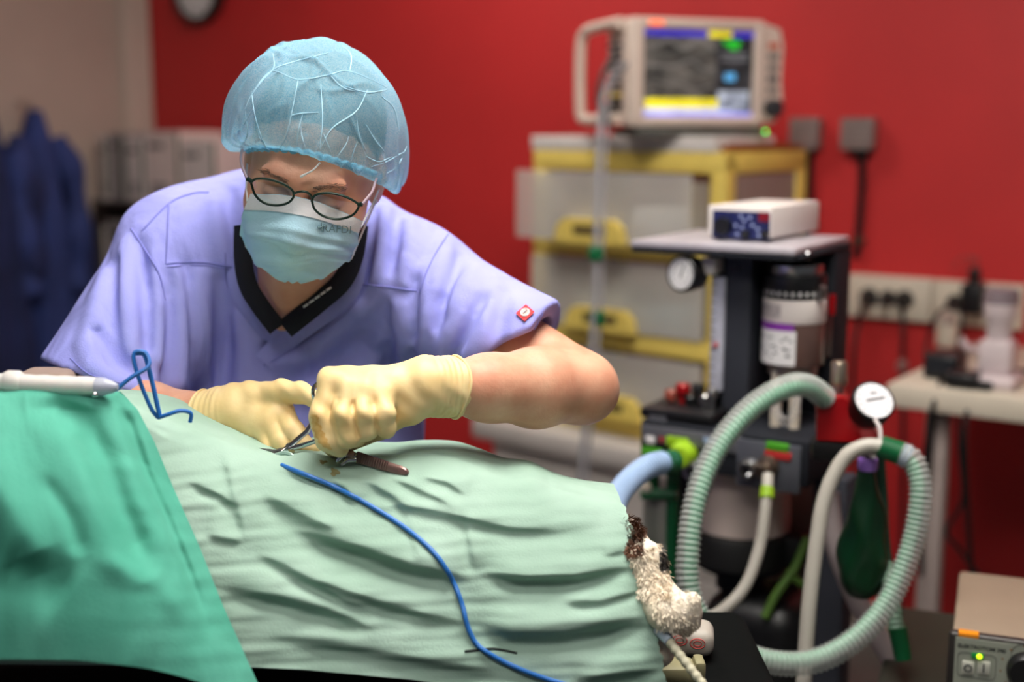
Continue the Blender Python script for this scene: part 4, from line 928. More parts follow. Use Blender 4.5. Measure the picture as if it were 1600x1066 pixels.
def pale(px, py):
    r = cur(RIDGE, np.clip(px, -260, 972)); b = lerp(BOT, px); s = np.clip((py-r)/(b-r), 0, 1)
    e = np.sqrt(s*(2-s)); dr = lerp(DR, px); db = lerp(DB, px)
    fade = np.clip((py-r)/40, 0, 1)
    return dr-(dr-db)*(e*.8+.2*s)-fade*(folds(px, py, FOLDS)+ripple(px, py))
def pgrid(nu=300, nv=170):
    u = np.linspace(0, 1, nu)[None]; v = np.linspace(0, 1, nv)[:, None]**1.25
    px0 = -260+u*(972+260); r = cur(RIDGE, px0); px = px0+0*v
    for _ in range(3):
        b = lerp(BOT, px); py = r+(b-r)*v
        px = px0+(u**4)*(np.interp(py, [a for a, _ in HEM], [c for _, c in HEM])-972)
    # slightly uneven hem at the right
    px = px+(u**40)*(1.8*np.sin(py*.16)+1.2*np.sin(py*.43))
    return px, py
def topoints(px, py, d):
    return CAM+d[..., None]*(FW+((px-800)/FPX)[..., None]*RT+((533-py)/FPX)[..., None]*UP)
m_pale = M('pale green cotton', (146, 174, 158), .9, var=.08, vs=9, col2=(162, 188, 174), bump=.22, bs=420, wave=('Z', 30, 1.5, 1.1), spec=.15, wr=(9.0, .006, (.5, .7, 1.6)))
m_teal = M('teal green cotton', (74, 158, 136), .85, var=.08, vs=7, col2=(94, 174, 153), bump=.25, bs=380, spec=.2, wr=(6.0, .02, (1.3, 1, .6)))
px, py = pgrid(); G = topoints(px, py, pale(px, py))
# far side of the cloth: over the back of the animal and down
k = 26; back = []
for i in range(1, k+1):
    f = i/k; q = G[0].copy(); q[:, 1] += .16*math.sin(f*math.pi/2)**.8; q[:, 2] -= .012*math.sin(f*8)*f+.15*f**3.0
    q[:, 2] += .006*np.sin(np.linspace(0, 30, q.shape[0])+f*4)*f; back.append(q)
G2 = np.concatenate([np.array(back)[::-1], G], 0)
N_ = np.cross(np.gradient(G2, axis=0), np.gradient(G2, axis=1)); N_ /= np.linalg.norm(N_, axis=-1, keepdims=True)+1e-12
if N_[k+60, 150, 1] > 0: N_ = -N_
def sheet(name, G, N, th, mat, flip=False):
    a, b = G.shape[:2]; A = G.reshape(-1, 3); B_ = (G-N*th).reshape(-1, 3); n = a*b; F = []
    I = np.arange(n).reshape(a, b)
    q = np.stack([I[:-1, :-1], I[1:, :-1], I[1:, 1:], I[:-1, 1:]], -1).reshape(-1, 4); F = [q, q[:, ::-1]+n]
    ring = np.concatenate([I[0], I[1:, -1], I[-1, -2::-1], I[-2:0:-1, 0]]); r2 = np.roll(ring, -1)
    F.append(np.stack([r2, ring, ring+n, r2+n], -1)); return obj(name, np.vstack([A, B_]), np.vstack(F), mat, None, True, 60)
o = sheet('surgical_drape', G2, N_, .0012, m_pale)
tag(o, 'pale green cloth drape spread over the animal under the hands', 'drape')
# black stitched mark on the drape
def on(pts, lift=.002, n=8):
    x, y = dens(pts, n); return topoints(x, y, pale(x, y)-lift)
mk = MB().tube(on([(726, 1018), (748, 1016), (770, 1014), (790, 1017), (808, 1021)], .0006), .0013, 6).build('black_thread', M('black thread', (20, 24, 24), .8))
tag(mk, 'short black thread mark low on the pale drape', 'thread')
# iodine stain patches near the wound
st = MB()
for cx, cy, rx, ry in ((523, 738, 7, 6), (505, 722, 6, 3), (455, 706, 5, 4)):
    th = np.linspace(0, 2*math.pi, 18, endpoint=False); rr = 1+.25*np.sin(3*th+cx)+.15*np.sin(5*th)
    x, y = cx+rx*rr*np.cos(th), cy+ry*rr*np.sin(th); V = np.vstack([topoints(x, y, pale(x, y)-.0008), topoints(np.array([cx]), np.array([cy]), pale(np.array([float(cx)]), np.array([float(cy)]))-.001)])
    st.add(V, [(i, (i+1) % 18, 18) for i in range(18)])
st.build('iodine_stain', M('iodine stain', (112, 104, 62), .8, col2=(140, 136, 96), vs=90), o)
# ------------------------------------------------------------------ teal drape in front at the left
RT_ = [(612, 188), (640, 215), (690, 241), (760, 270), (850, 310), (950, 350), (1066, 402), (1120, 426)]
TTOP = [(-260, 612), (0, 606), (60, 601), (110, 602), (150, 607), (188, 614)]; TBOT = [(-260, 1022), (0, 1030), (120, 1031), (240, 1040), (330, 1052), (400, 1085), (430, 1120)]
TF_ = [([(40, 640), (95, 632), (135, 660), (165, 720), (190, 790), (215, 850), (240, 905)], 26, -.030), ([(180, 618), (205, 665), (228, 735), (262, 810), (290, 880), (330, 990)], 10, -.040),
       ([(205, 640), (235, 720), (275, 810), (310, 900)], 14, .010), ([(60, 740), (110, 810), (130, 870)], 16, -.006), ([(-40, 700), (20, 800), (60, 900)], 40, .016), ([(0, 880), (60, 900), (110, 930)], 40, -.012), ([(150, 870), (240, 905), (300, 960)], 22, .008)]
def teal_d(px, py, u, s):
    e = np.sqrt(s*(2-s)); dc = 1.30-.13*e+.02*s
    out = dc
    for pl, w_, h_ in TF_:
        d, sg, tt = seg_d(px, py, pl); out = out-h_*np.exp(-(d/w_)**2)*np.clip(np.minimum(tt, 1-tt)*5+.15, 0, 1)*np.clip(s*12, 0, 1)
    f = u**5; edge = np.minimum(pale(px, np.maximum(py, cur(RIDGE, np.clip(px, -260, 972))))-.02, 1.31)
    return out*(1-f)+edge*f
u = np.linspace(0, 1, 150)[None]; v = np.linspace(0, 1, 150)[:, None]
ty = np.interp(612+v*(1120-612), [a for a, _ in RT_], [b for _, b in RT_])
px = -260+u*(ty+260); t0 = lerp(TTOP, -260+u*(188+260)); b0 = lerp(TBOT, -260+u*(430+260)); py = t0+(b0-t0)*v
py = py+(u**8)*(612+v*(1120-612)-py)
Gt = topoints(px, py, teal_d(px, py, u+0*v, v+0*u)); back = []
for i in range(1, 15):
    f = i/14; q = Gt[0].copy(); q[:, 1] += .09*math.sin(f*math.pi/2); q[:, 2] -= .05*f**2.2+.07*f*np.linspace(0, 1, len(q))**3; back.append(q)
Gt = np.concatenate([np.array(back)[::-1], Gt], 0)
N_ = np.cross(np.gradient(Gt, axis=0), np.gradient(Gt, axis=1)); N_ /= np.linalg.norm(N_, axis=-1, keepdims=True)+1e-12
if N_[90, 60, 1] > 0: N_ = -N_
tag(sheet('teal_drape', Gt, N_, .0016, m_teal), 'deep teal cloth drape hanging in the left foreground', 'drape')
# ================================================================== the dog under the drapes
def dog(p):
    d = cone(p, (-.62, 1.38, .965), (-.02, 1.385, .925), .095, .062)
    d = smin(d, cone(p, (-.50, 1.31, 1.02), (-.60, 1.26, 1.06), .085, .08), .05)
    d = smin(d, cone(p, (-.60, 1.25, 1.06), (-.66, 1.20, .95), .085, .06), .04)
    d = smin(d, cone(p, (-.04, 1.40, .93), (.03, 1.45, .92), .062, .05), .05)          # neck
    d = smin(d, cone(p, (.04, 1.47, .905), (.06, 1.50, .90), .052, .046), .03); d = smin(d, cone(p, (.07, 1.51, .89), (.09, 1.55, .875), .032, .024), .03)   # head, muzzle
    A = [P(930, 850, 1.42), P(978, 838, 1.40), P(1010, 874, 1.365), P(1026, 925, 1.352), P(1040, 955, 1.345)]
    d = smin(d, chain(p, A, [.03, .017, .0165, .0175, .018], .012), .015)
    d = smin(d, ell(p, P(1050, 956, 1.335), (.027, .024, .022)), .012)
    for k, (x, y) in enumerate(((1082, 938), (1086, 955), (1084, 972), (1070, 984))):
        d = smin(d, cone(p, P(1056, 956, 1.335), P(x, y, 1.325+.004*k), .012, .0095), .005)
    B_ = [P(985, 880, 1.40), P(1015, 960, 1.37), P(1032, 1020, 1.36)]
    d = smin(d, chain(p, B_, [.03, .02, .016], .01), .012)
    d = smin(d, cone(p, (.03, 1.47, .96), (.02, 1.45, .92), .016, .012), .012)         # ear
    return d+.0012*np.sin(p[:, 2]*420+8*np.sin(p[:, 0]*60))*np.sin(p[:, 0]*260+p[:, 1]*180)
V, F = sdf_mesh(dog, (-.82, 1.08, .82), (.26, 1.66, 1.2), .005)
V = smooth_mesh(V, F, 1)
dg_ = thing('dog', 'dog lying under the drapes with one pale furry foreleg showing', 'dog', (-.2, 1.37, TZ))
m_fur = M('white brown fur', (236, 220, 196), .8, col2=(242, 230, 212), vs=25, bump=.6, bs=260)
obj('dog_body', V, F, m_fur, dg_, True, 0)
m_brown = M('dark brown fur', (96, 62, 42), .85, var=.3, vs=60)
def strands(name, mat, reg, n, L, seed):
    rg = np.random.default_rng(seed); x = rg.uniform(reg[0], reg[1], n); y = rg.uniform(reg[2], reg[3], n); p = cast(dog, x, y, 1.2, 1.6)
    ok = np.abs(dog(p.astype(f32))) < .004; p = p[ok]; nn = normal(dog, p); m_ = len(p)
    g = np.array([.5, -.1, -.9])+rg.normal(0, .25, (m_, 3)); dv = g*.8+nn*.35-nn*(g*nn).sum(1)[:, None]*.8; dv /= np.linalg.norm(dv, axis=1)[:, None]; sd = np.cross(dv, nn); sd /= np.linalg.norm(sd, axis=1)[:, None]+1e-9
    l = L*rg.uniform(.6, 1.2, m_)[:, None]; w_ = .0006
    V = np.stack([p-sd*w_, p+sd*w_, p+dv*l*.6+nn*.001+sd*w_*.6, p+dv*l], 1).reshape(-1, 3); F = [(4*i, 4*i+1, 4*i+2, 4*i+3) for i in range(m_)]
    tag(obj(name, V, F, mat, dg_, True, 0), name.replace('_', ' ')+' of the dog', None, kind='stuff')
strands('pale_fur', m_fur, (985, 1048, 850, 940), 800, .0065, 1); strands('paw_fur', m_fur, (1020, 1092, 925, 1000), 350, .0040, 3)
strands('brown_fur', m_brown, (965, 1005, 790, 868), 2200, .007, 2)
strands('dark_spot_fur', M('grey black fur', (60, 56, 54), .85), (1030, 1046, 862, 890), 500, .006, 5)
# clip-on sensor, pad and line at the table end
t = thing('infusion_line', 'cream ribbed line running from the paw over the table end', 'tube', P(1100, 1066, 1.3))
p = resample(spline(PL((1030, 985, 1.335), (1045, 1002, 1.325), (1075, 1040, 1.31), (1110, 1085, 1.30), (1160, 1150, 1.30)), 8), .0016)
MB().tube(p, .0048*(1+.10*np.sin(np.arange(len(p))*1.2)), 10).build('line', M('cream ribbed tube', (208, 202, 176), .5), t, ang=0)
MB().cyl(P(1028, 983, 1.337), P(1046, 1003, 1.324), .0058).build('connector', M('pale blue connector', (170, 184, 200), .4), t)
SF2 = Fr(P(1080, 1004, 1.47), 8)
t = thing('sensor_box', 'rounded pale sensor box with two red rings beside the paw', 'sensor', SF2.o+np.array([0, .03, -.02]))
a, b, c, d = SF2.rect(1046, 1116, 988, 1030, 0); SF2.mb().box((a, 0, c), (b, .05, d), .012, 4).build('sensor_body', M('grey white shell', (176, 168, 158), .5), t)
for px_, py_ in ((1062, 1001), (1090, 1006)):
    h = SF2.hit(px_, py_, 0); th = np.linspace(0, 6.283, 24, endpoint=False)
    for r in (.0045, .0085): SF2.mb().tube(np.stack([h[0]+r*np.cos(th), np.full(24, -.0005), h[2]+r*.7*np.sin(th)], 1), .0006, 6, closed=True).build('red_ring', M('red ring print', (190, 70, 66), .5), t)
zb_s = c+SF2.o[2]
MB().cyl(SF2.w(((a+b)/2, .025, 0))*[1, 1, 0]+[0, 0, TZ], SF2.w(((a+b)/2, .025, c+.002)), .014).build('sensor_foot', m_rubber, t)
q = P(1058, 1052, 1.42)
m = MB(); m.box((q[0]-.022, q[1]-.02, TZ+.0005), (q[0]+.02, q[1]+.02, P(1055, 1032, 1.42)[2]), .008); m.box((q[0]+.018, q[1]-.014, TZ+.006), (q[0]+.03, q[1]+.014, TZ+.03), .004)
tag(m.build('table_clamp', M('olive cream plastic', (150, 144, 108), .5)), 'small cream clamp on the pad below the sensor box', 'clamp')
# ================================================================== the surgeon
PE = thing('person', 'person in lavender scrubs, blue cap, mask and glasses bending over the drape', 'person', (-.33, 1.93, 0))
m_skin = M('skin', (226, 172, 142), .5, col2=(212, 148, 120), vs=22, bump=.25, bs=240, sss=.12, detail=6)
m_scrub = M('lavender scrub cotton', (148, 150, 224), .85, col2=(160, 162, 232), vs=5, bump=.3, bs=500, spec=.2, wr=(11.0, .016, (1.0, 1.0, .38)))
m_seam = M('lavender seam', (128, 130, 205), .9)
m_glove = M('cream latex', (240, 212, 156), .5, col2=(232, 200, 140), vs=30, bump=.15, bs=90, sss=.1)
m_polo = M('black navy knit', (16, 18, 30), .9, bump=.3, bs=300)
# ---- head frame
al, ro, ya = math.radians(34), math.radians(13), math.radians(-4)
b_ = -FW
def mixv(r, u, b): # roll clockwise in the picture, then to world
    return (r*math.cos(ro)+u*math.sin(ro))*RT+(-r*math.sin(ro)+u*math.cos(ro))*UP+b*b_
hX = mixv(math.cos(ya), 0, -math.sin(ya)*0)
hY = mixv(0, -math.sin(al), math.cos(al)); hZ = mixv(0, math.cos(al), math.sin(al))
yX = math.cos(ya)*hX+0*hY; hR = np.stack([hX, hY, hZ], 1); hR, _ = np.linalg.qr(hR)
for k_, v_ in enumerate((hX, hY, hZ)):
    if hR[:, k_]@v_ < 0: hR[:, k_] *= -1
cy_, sy_ = math.cos(ya), math.sin(ya); hR = hR@np.array([[cy_, -sy_, 0], [sy_, cy_, 0], [0, 0, 1]])
HC = P(468, 314, 1.475)-hR@np.array([0, .094, .0])
hRf = hR.astype(f32)
def hl(p): return (p-HC.astype(f32))@hRf               # world -> head local
def hw(q): return np.asarray(q, float)@hR.T+HC          # head local -> world
def head(p):
    q = hl(p)
    d = ell(q, (0, -.018, .036), (.076, .096, .088))
    d = smin(d, ell(q, (0, .028, -.032), (.072, .060, .080)), .03)
    d = smin(d, ell(q, (0, .058, -.098), (.036, .034, .026)), .03)
    d = smin(d, cone(q, (-.030, .078, .020), (.030, .078, .020), .014, .014), .014)
    for s in (-1, 1):
        d = smin(d, ell(q, (s*.043, .058, -.034), (.026, .026, .026)), .02)
        d = smin(d, ell(q, (s*.077, -.012, -.012), (.010, .022, .032)), .008)
        d = smax(d, -ell(q, (s*.031, .100, .0), (.019, .020, .0125)), .012)
        d = smin(d, ell(q, (s*.031, .074, -.001), (.0155, .0145, .0115)), .006)
        d = smax(d, -cone(q, (s*.017, .0895, -.0065), (s*.044, .0835, -.0075), .0012, .0012), .003)   # lid line
        d = smin(d, cone(q, (s*.012, .0885, .019), (s*.045, .081, .024), .0045, .004), .012)           # brow
        d = smax(d, -cone(q, (s*.006, .0945, .014), (s*.008, .0925, .034), .0012, .0008), .004)          # frown
    d = smin(d, chain(q, [(0, .088, .012), (0, .101, -.012), (0, .113, -.034)], [.0085, .0095, .014], .006), .010)
    for s in (-1, 1): d = smin(d, ell(q, (s*.013, .100, -.037), (.009, .010, .008)), .006)
    for z in (.046, .056): d = smax(d, -cone(q, (-.035, .0785, z), (.035, .0785, z+.002), .001, .001), .004)
    d = smin(d, cone(q, (-.018, .083, -.075), (.018, .083, -.075), .008, .008), .008)                   # lips
    return d
NB = P(452, 482, 1.682)                                   # base of the neck in front
def neckf(p): return smin(cone(p, hw((0, -.02, -.05)), P(470, 440, 1.70), .056, .060), cone(p, hw((0, .02, -.075)), NB, .034, .036), .03)
# ---- arms (his left arm is on the right of the picture)
SL, EL, WL = P(640, 448, 1.72), P(908, 606, 1.575), P(712, 606, 1.445)
SR, ER, WR = P(280, 398, 1.72), P(150, 655, 1.60), P(335, 653, 1.505)
def armL(p):
    d = cone(p, SL, EL, .058, .043)
    d = smin(d, chain(p, [EL, EL*.62+WL*.38, EL*.25+WL*.75, WL], [.038, .0425, .034, .0285], .03), .022)
    d = smin(d, ell(p, P(925, 612, 1.585), (.024, .024, .026)), .02)
    return d
def armR(p):
    d = cone(p, SR, ER, .058, .044)
    return smin(d, chain(p, [ER, ER*.6+WR*.4, WR], [.042, .041, .029], .03), .03)
# ---- gloved hands: joints as (px, py, depth)
LH = dict(
  idx=([(517, 600, 1.392), (500, 650, 1.376), (511, 690, 1.376), (532, 701, 1.386)], [.0128, .0122, .0116, .0100]),
  mid=([(541, 610, 1.387), (535, 650, 1.369), (543, 684, 1.374), (556, 686, 1.402)], [.0126, .0124, .0122, .010]),
  rng=([(567, 614, 1.388), (568, 648, 1.370), (572, 672, 1.377), (578, 674, 1.402)], [.0124, .0121, .0118, .010]),
  lit=([(594, 620, 1.392), (601, 648, 1.376), (603, 668, 1.384), (602, 668, 1.408)], [.0120, .0118, .0114, .0095]),
  thb=([(640, 632, 1.418), (590, 668, 1.428), (545, 688, 1.425), (520, 700, 1.415)], [.018, .0145, .012, .0105]))
RH = dict(
  idx=([(436, 640, 1.478), (458, 672, 1.455), (474, 694, 1.448), (490, 704, 1.442)], [.0145, .0120, .0105, .0092]),
  mid=([(424, 655, 1.472), (440, 690, 1.455), (452, 716, 1.452), (462, 735, 1.452)], [.0140, .0122, .0106, .0094]),
  rng=([(410, 666, 1.475), (424, 700, 1.462), (436, 728, 1.46), (446, 748, 1.46)], [.0138, .0118, .0102, .009]),
  lit=([(396, 672, 1.482), (406, 704, 1.474), (414, 726, 1.47), (422, 742, 1.47)], [.0125, .0105, .0095, .0085]),
  thb=([(392, 626, 1.492), (440, 612, 1.472), (470, 614, 1.458), (498, 626, 1.442)], [.0185, .0140, .0120, .0100]))
for D_ in (LH, RH):
    for k_ in list(D_): D_[k_] = ([P(*q) for q in D_[k_][0]], D_[k_][1])
def hand(p, D_, W, Wup, back, ex=0.0):
    d = None
    for k_ in ('idx', 'mid', 'rng', 'lit'):
        pts, rs = D_[k_]; c = chain(p, pts, [r+ex for r in rs], .003); d = c if d is None else smin(d, c, .0022)
    pal = None
    for k_, r in (('idx', .0155), ('mid', .0165), ('rng', .0165), ('lit', .015)):
        c = cone(p, W, D_[k_][0][0]+back, .0215+ex, r+ex); pal = c if pal is None else smin(pal, c, .012)
    d = smin(d, pal, .006)
    pts, rs = D_['thb']; d = smin(d, chain(p, pts, [r+ex for r in rs], .005), .005); d = smin(d, cone(p, W, pts[0], .022+ex, .02+ex), .015)
    return smin(d, cone(p, W, Wup, .027+ex, .030+ex), .02)
LU = WL+(EL-WL)*.08; RU = WR+(ER-WR)*.12
backL = P(560, 600, 1.40)-P(560, 606, 1.388); backR = np.zeros(3)
LW = P(668, 603, 1.428); RW = P(366, 645, 1.50)
def handL(p, ex=0.0): return hand(p, LH, LW, WL, backL, ex)
def handR(p, ex=0.0): return hand(p, RH, RW, WR, backR, ex)
# ---- body core (hidden under the scrubs)
def core(p, e=0.0):
    d = ell(p, P(445, 560, 1.82), (.185-e, .115-e, .24-e))
    d = smin(d, cone(p, SL+[-.02, .01, -.01], SR+[.02, .01, -.01], .07-e, .07-e), .07)
    d = smin(d, cone(p, P(470, 470, 1.77), P(470, 430, 1.74), .085-e, .07-e), .05)
    return smin(d, cone(p, P(440, 800, 1.88), P(440, 930, 1.92), .155-e, .15-e), .08)
def body(p):
    d = smin(head(p), neckf(p), .02)
    d = smin(d, core(p, .03), .03)
    d = smin(d, smin(armL(p), handL(p, -.003), .008), .03)
    return smin(d, smin(armR(p), handR(p, -.003), .008), .03)
V, F = sdf_mesh(body, (-.62, 1.24, .72), (.14, 2.12, 1.62), .0032)
V = smooth_mesh(V, F, 1, .4)
obj('body', V, F, m_skin, PE, True, 0)
# ---- hair seen through the cap, brows
def hairf(p):
    q = hl(p); d = ell(q, (0, -.022, .040), (.0785, .0985, .0905))
    d = smax(d, q[:, 1]*.72-q[:, 2]*.69+.012, .004); d = smax(d, -(q[:, 2]+.03), .004)
    return d+.0012*np.sin(q[:, 0]*300+5*np.sin(q[:, 1]*50))*np.sin(q[:, 2]*80)
V, F = sdf_mesh(hairf, HC-.18, HC+.18, .004); obj('hair', V, F, M('short grey hair', (48, 46, 48), .8, col2=(104, 100, 98), vs=80, bump=.8, bs=300), PE, True, 0)
for s in (-1, 1):
    rg = np.random.default_rng(5+s); m = MB(); k_ = np.linspace(0, 1, 90)
    base = np.stack([s*(.013+.033*k_), .0945-.010*k_**1.5, .0205+.008*k_-.006*k_**3], 1); mm = []
    for q in base[::2]:
        for _ in range(2):
            q2 = q+rg.normal(0, [.001, .0006, .0016]); e = q2+np.array([s*.006, .002, .002+rg.normal(0, .001)]); m.tube([hw(q2), hw(e)], [.0004, .0002], 4, cap=False)
    m.build('eyebrow', M('grey brown brow', (128, 98, 82), .8), PE)
# ---- scrub top
def zw_(px, py, d): return P(px, py, d)
dL = (EL-SL)/np.linalg.norm(EL-SL); dR = (ER-SR)/np.linalg.norm(ER-SR)
hemL = P(812, 534, 1.60); hemR = P(170, 597, 1.60); nL = .36*RT-.90*UP-.12*FW; nR = -.29*RT-.93*UP-.10*FW
def scrub0(p):
    d = ell(p, P(446, 575, 1.815), (.200, .135, .27))
    c_ = P(465, 430, 1.775)
    d = smin(d, cone(p, c_, SL+[-.01, .01, 0], .105, .074), .06); d = smin(d, cone(p, c_, SR+[.01, .01, 0], .105, .074), .06)
    d = smin(d, cone(p, P(395, 345, 1.755), SR+[.01, .01, .005], .062, .066), .05); d = smin(d, cone(p, P(565, 372, 1.755), SL+[-.01, .01, .005], .058, .066), .05)
    d = smin(d, cone(p, P(445, 760, 1.86), P(440, 960, 1.92), .170, .185), .10)
    sl = cone(p, SL, SL+dL*.42, .076, .082); sl = smax(sl, ((p-hemL.astype(f32))@nL.astype(f32)), .005); sl = smax(sl, ((p-P(856, 498, 1.60).astype(f32))@(.88*RT-.40*UP-.25*FW).astype(f32)), .004)
    sr = cone(p, SR, SR+dR*.40, .076, .112); sr = smax(sr, ((p-hemR.astype(f32))@nR.astype(f32)), .005)
    d = smin(d, sl, .05); d = smin(d, sr, .045)
    return d
def vneck(p, e=0.0):
    a = P(470, 395, 1.60); b = P(438, 505, 1.60)
    c = cone(p, P(474, 380, 1.62), P(440, 512, 1.665), .066+e, .010+e)
    return smin(c, cone(p, P(474, 330, 1.66), P(474, 395, 1.70), .080+e, .068+e), .02)
def hull(p): return scrub0(p)
FL_ = [ # folds of the scrub top: ridge (+) or valley (-), radius, pixel line
 (-1, .010, [(288, 418), (290, 500), (296, 600), (296, 640)]), (-1, .014, [(262, 480), (272, 540), (268, 640)]), (1, .014, [(276, 425), (280, 520), (282, 640)]),
 (1, .013, [(312, 430), (318, 520), (322, 640)]), (-1, .010, [(345, 440), (350, 540), (346, 640)]), (1, .012, [(375, 500), (385, 560), (380, 640)]),
 (-1, .011, [(250, 430), (258, 500), (262, 600)]), (1, .012, [(236, 400), (242, 470), (246, 560)]), (-1, .011, [(215, 380), (222, 450), (228, 540)]), (1, .013, [(196, 380), (196, 460), (206, 560)]),
 (-1, .010, [(180, 410), (170, 480), (178, 560)]), (1, .012, [(160, 430), (146, 500), (140, 570)]), (-1, .009, [(150, 520), (180, 560), (220, 590)]), (1, .010, [(128, 540), (160, 585), (210, 605)]),
 (-1, .012, [(420, 545), (480, 520), (540, 460), (575, 400)]), (1, .014, [(430, 565), (490, 545), (560, 480)]), (-1, .012, [(440, 600), (500, 590), (560, 540), (600, 480)]), (1, .013, [(450, 620), (520, 610), (590, 560)]),
 (-1, .010, [(585, 330), (580, 380), (570, 430)]), (1, .010, [(605, 325), (600, 380), (590, 440)]), (-1, .009, [(622, 335), (620, 380), (612, 420)]), (1, .009, [(640, 345), (640, 390), (632, 440)]),
 (-1, .013, [(750, 468), (728, 515), (704, 562)]), (1, .013, [(735, 460), (712, 505), (690, 550)]), (1, .013, [(775, 478), (756, 520), (735, 560)]), (-1, .010, [(716, 400), (700, 450), (680, 510)]),
 (1, .012, [(745, 420), (725, 450), (710, 480)]), (-1, .010, [(655, 440), (655, 500), (640, 560)]), (1, .012, [(668, 420), (668, 490), (660, 550)]), (1, .011, [(700, 370), (690, 410), (684, 450)]),
 (-1, .010, [(600, 500), (610, 560), (600, 640)]), (1, .012, [(625, 480), (635, 560), (622, 660)]), (-1, .010, [(360, 300), (352, 340), (360, 400)]), (1, .010, [(338, 320), (342, 360), (352, 410)]), (-1, .008, [(790, 455), (782, 490), (778, 530)])]
FP = []
for sg, r, pl in FL_:
    x, y = dens(pl, 3); q = cast(scrub0, x, y, 1.3, 2.3); n_ = normal(scrub0, q); FP.append((sg, r, q, n_))
def tapr(n): return .35+.65*np.sin(np.linspace(0.05, math.pi-.25, n))**.8
FC = []
for sg, r, q, n_ in FP:
    w_ = r*tapr(len(q)); c = q+n_*(w_*(-.38 if sg > 0 else .22))[:, None]; FC.append((sg, c.astype(f32), w_.astype(f32), c.min(0)-.05, c.max(0)+.05))
def scrub(p):
    d = scrub0(p)
    d = d+.0016*np.sin(p[:, 0]*38+p[:, 2]*21+2*np.sin(p[:, 2]*14))*np.sin(p[:, 2]*30-p[:, 0]*17)
    for sg, c, w_, lo, hi in FC:
        m = ((p > lo) & (p < hi)).all(1)
        if not m.any(): continue
        q = p[m]; e = None
        for i in range(len(c)-1):
            k_ = cone(q, c[i], c[i+1], w_[i], w_[i+1]); e = k_ if e is None else np.minimum(e, k_)
        d[m] = smin(d[m], e, .016) if sg > 0 else smax(d[m], -e, .014)
    d = smax(d, -vneck(p), .008)
    # sleeve openings
    aL = SL+dL*float((hemL-SL)@dL); aR = SR+dR*float((hemR-SR)@dR)
    d = smax(d, -cone(p, aL-dL*.03, aL+dL*.09, .054, .062), .005)
    d = smax(d, -cone(p, aR-dR*.02, aR+dR*.08, .062, .078), .005)
    return smax(d, -(p[:, 2]-.80), .01)
V, F = sdf_mesh(scrub, (-.72, 1.40, .78), (.22, 2.16, 1.56), .0042)
V = smooth_mesh(V, F, 2, .4)
TOP = obj('scrub_top', V, F, m_scrub, PE, True, 0)
def seam(pl, r=.0012, name='seam', fn=scrub, lift=.0004, mat=None, par=None):
    x, y = dens(pl, 10); q = cast(fn, x, y, 1.3, 2.3); n_ = normal(fn, q); return MB().tube(q+n_*lift, r, 6).build(name, mat or m_seam, par or TOP)
seam([(259, 413), (300, 410), (340, 413), (372, 420)]); seam([(260, 418), (300, 415), (340, 418), (372, 425)], .0006)
seam([(205, 358), (230, 395), (249, 430), (258, 470)]); seam([(222, 361), (265, 318), (300, 303), (326, 301)]); seam([(264, 318), (262, 360), (259, 413)])
seam([(562, 444), (600, 448), (652, 455)]); seam([(700, 366), (676, 405), (658, 450), (654, 490)]); seam([(848, 490), (830, 520), (800, 540)], .0008); seam([(110, 560), (140, 585), (190, 600)], .0008)
seam([(352, 395), (357, 450), (396, 502), (437, 548)], .0009); seam([(582, 400), (568, 455), (532, 498), (480, 533), (412, 572)], .0009); seam([(437, 524), (425, 545), (412, 572)], .0009)
# neck band of the scrub top, laid along the V opening
def band(pl, w_, name, fn, mat, par, lift=.002, th=.0022):
    x, y = dens(pl, 10); q = cast(fn, x, y, 1.3, 2.0); n_ = normal(fn, q); tg = np.gradient(q, axis=0); tg /= np.linalg.norm(tg, axis=1)[:, None]; s_ = np.cross(n_, tg)
    G = np.stack([q+s_*k_*w_+n_*(lift+th*(1-abs(k_*2)**4)) for k_ in np.linspace(-.5, .5, 7)], 0); return MB().grid(G).build(name, mat, par, ang=0)
band([(370, 400), (374, 455), (395, 488), (420, 516), (446, 536)], .026, 'neck_band', scrub0, m_scrub, TOP)
band([(560, 405), (552, 446), (520, 478), (480, 506), (436, 540), (414, 566)], .028, 'neck_band', scrub0, m_scrub, TOP, .004)
# sleeve tag: red woven label with white emblem
q = cast(scrub, [806, 822, 836, 820], [492, 478, 490, 505], 1.3, 2.0); n_ = normal(scrub, q).mean(0); n_ /= np.linalg.norm(n_); q = q+n_*.003
ctr = q.mean(0); ea = (q[1]-q[0]); eb = (q[3]-q[0])
m = MB(); m.grid(np.array([[q[0]*(1-s)*(1-r)+q[1]*s*(1-r)+q[2]*s*r+q[3]*(1-s)*r for s in (0, .5, 1)] for r in (0, .5, 1)])); tg_ = m.build('sleeve_tag', M('red woven tag', (205, 40, 46), .7), TOP)
th = np.linspace(0, 2*math.pi, 28, endpoint=False)
MB().tube(ctr+n_*.0006+.29*(np.cos(th)[:, None]*ea+np.sin(th)[:, None]*eb), .0011, 6, closed=True).build('emblem_ring', m_paper, TOP)
V_ = np.vstack([ctr+n_*.0008+.24*(np.cos(th)[:, None]*ea+np.sin(th)[:, None]*eb), ctr+n_*.0009]); obj('emblem_disc', V_, [(i, (i+1) % 28, 28) for i in range(28)], M('pale pink emblem', (236, 196, 178), .7), TOP)
MB().tube([ctr+n_*.0014-ea*.16, ctr+n_*.0014+ea*.16], .0007, 5).build('emblem_line', M('grey blue thread', (120, 120, 150), .8), TOP)
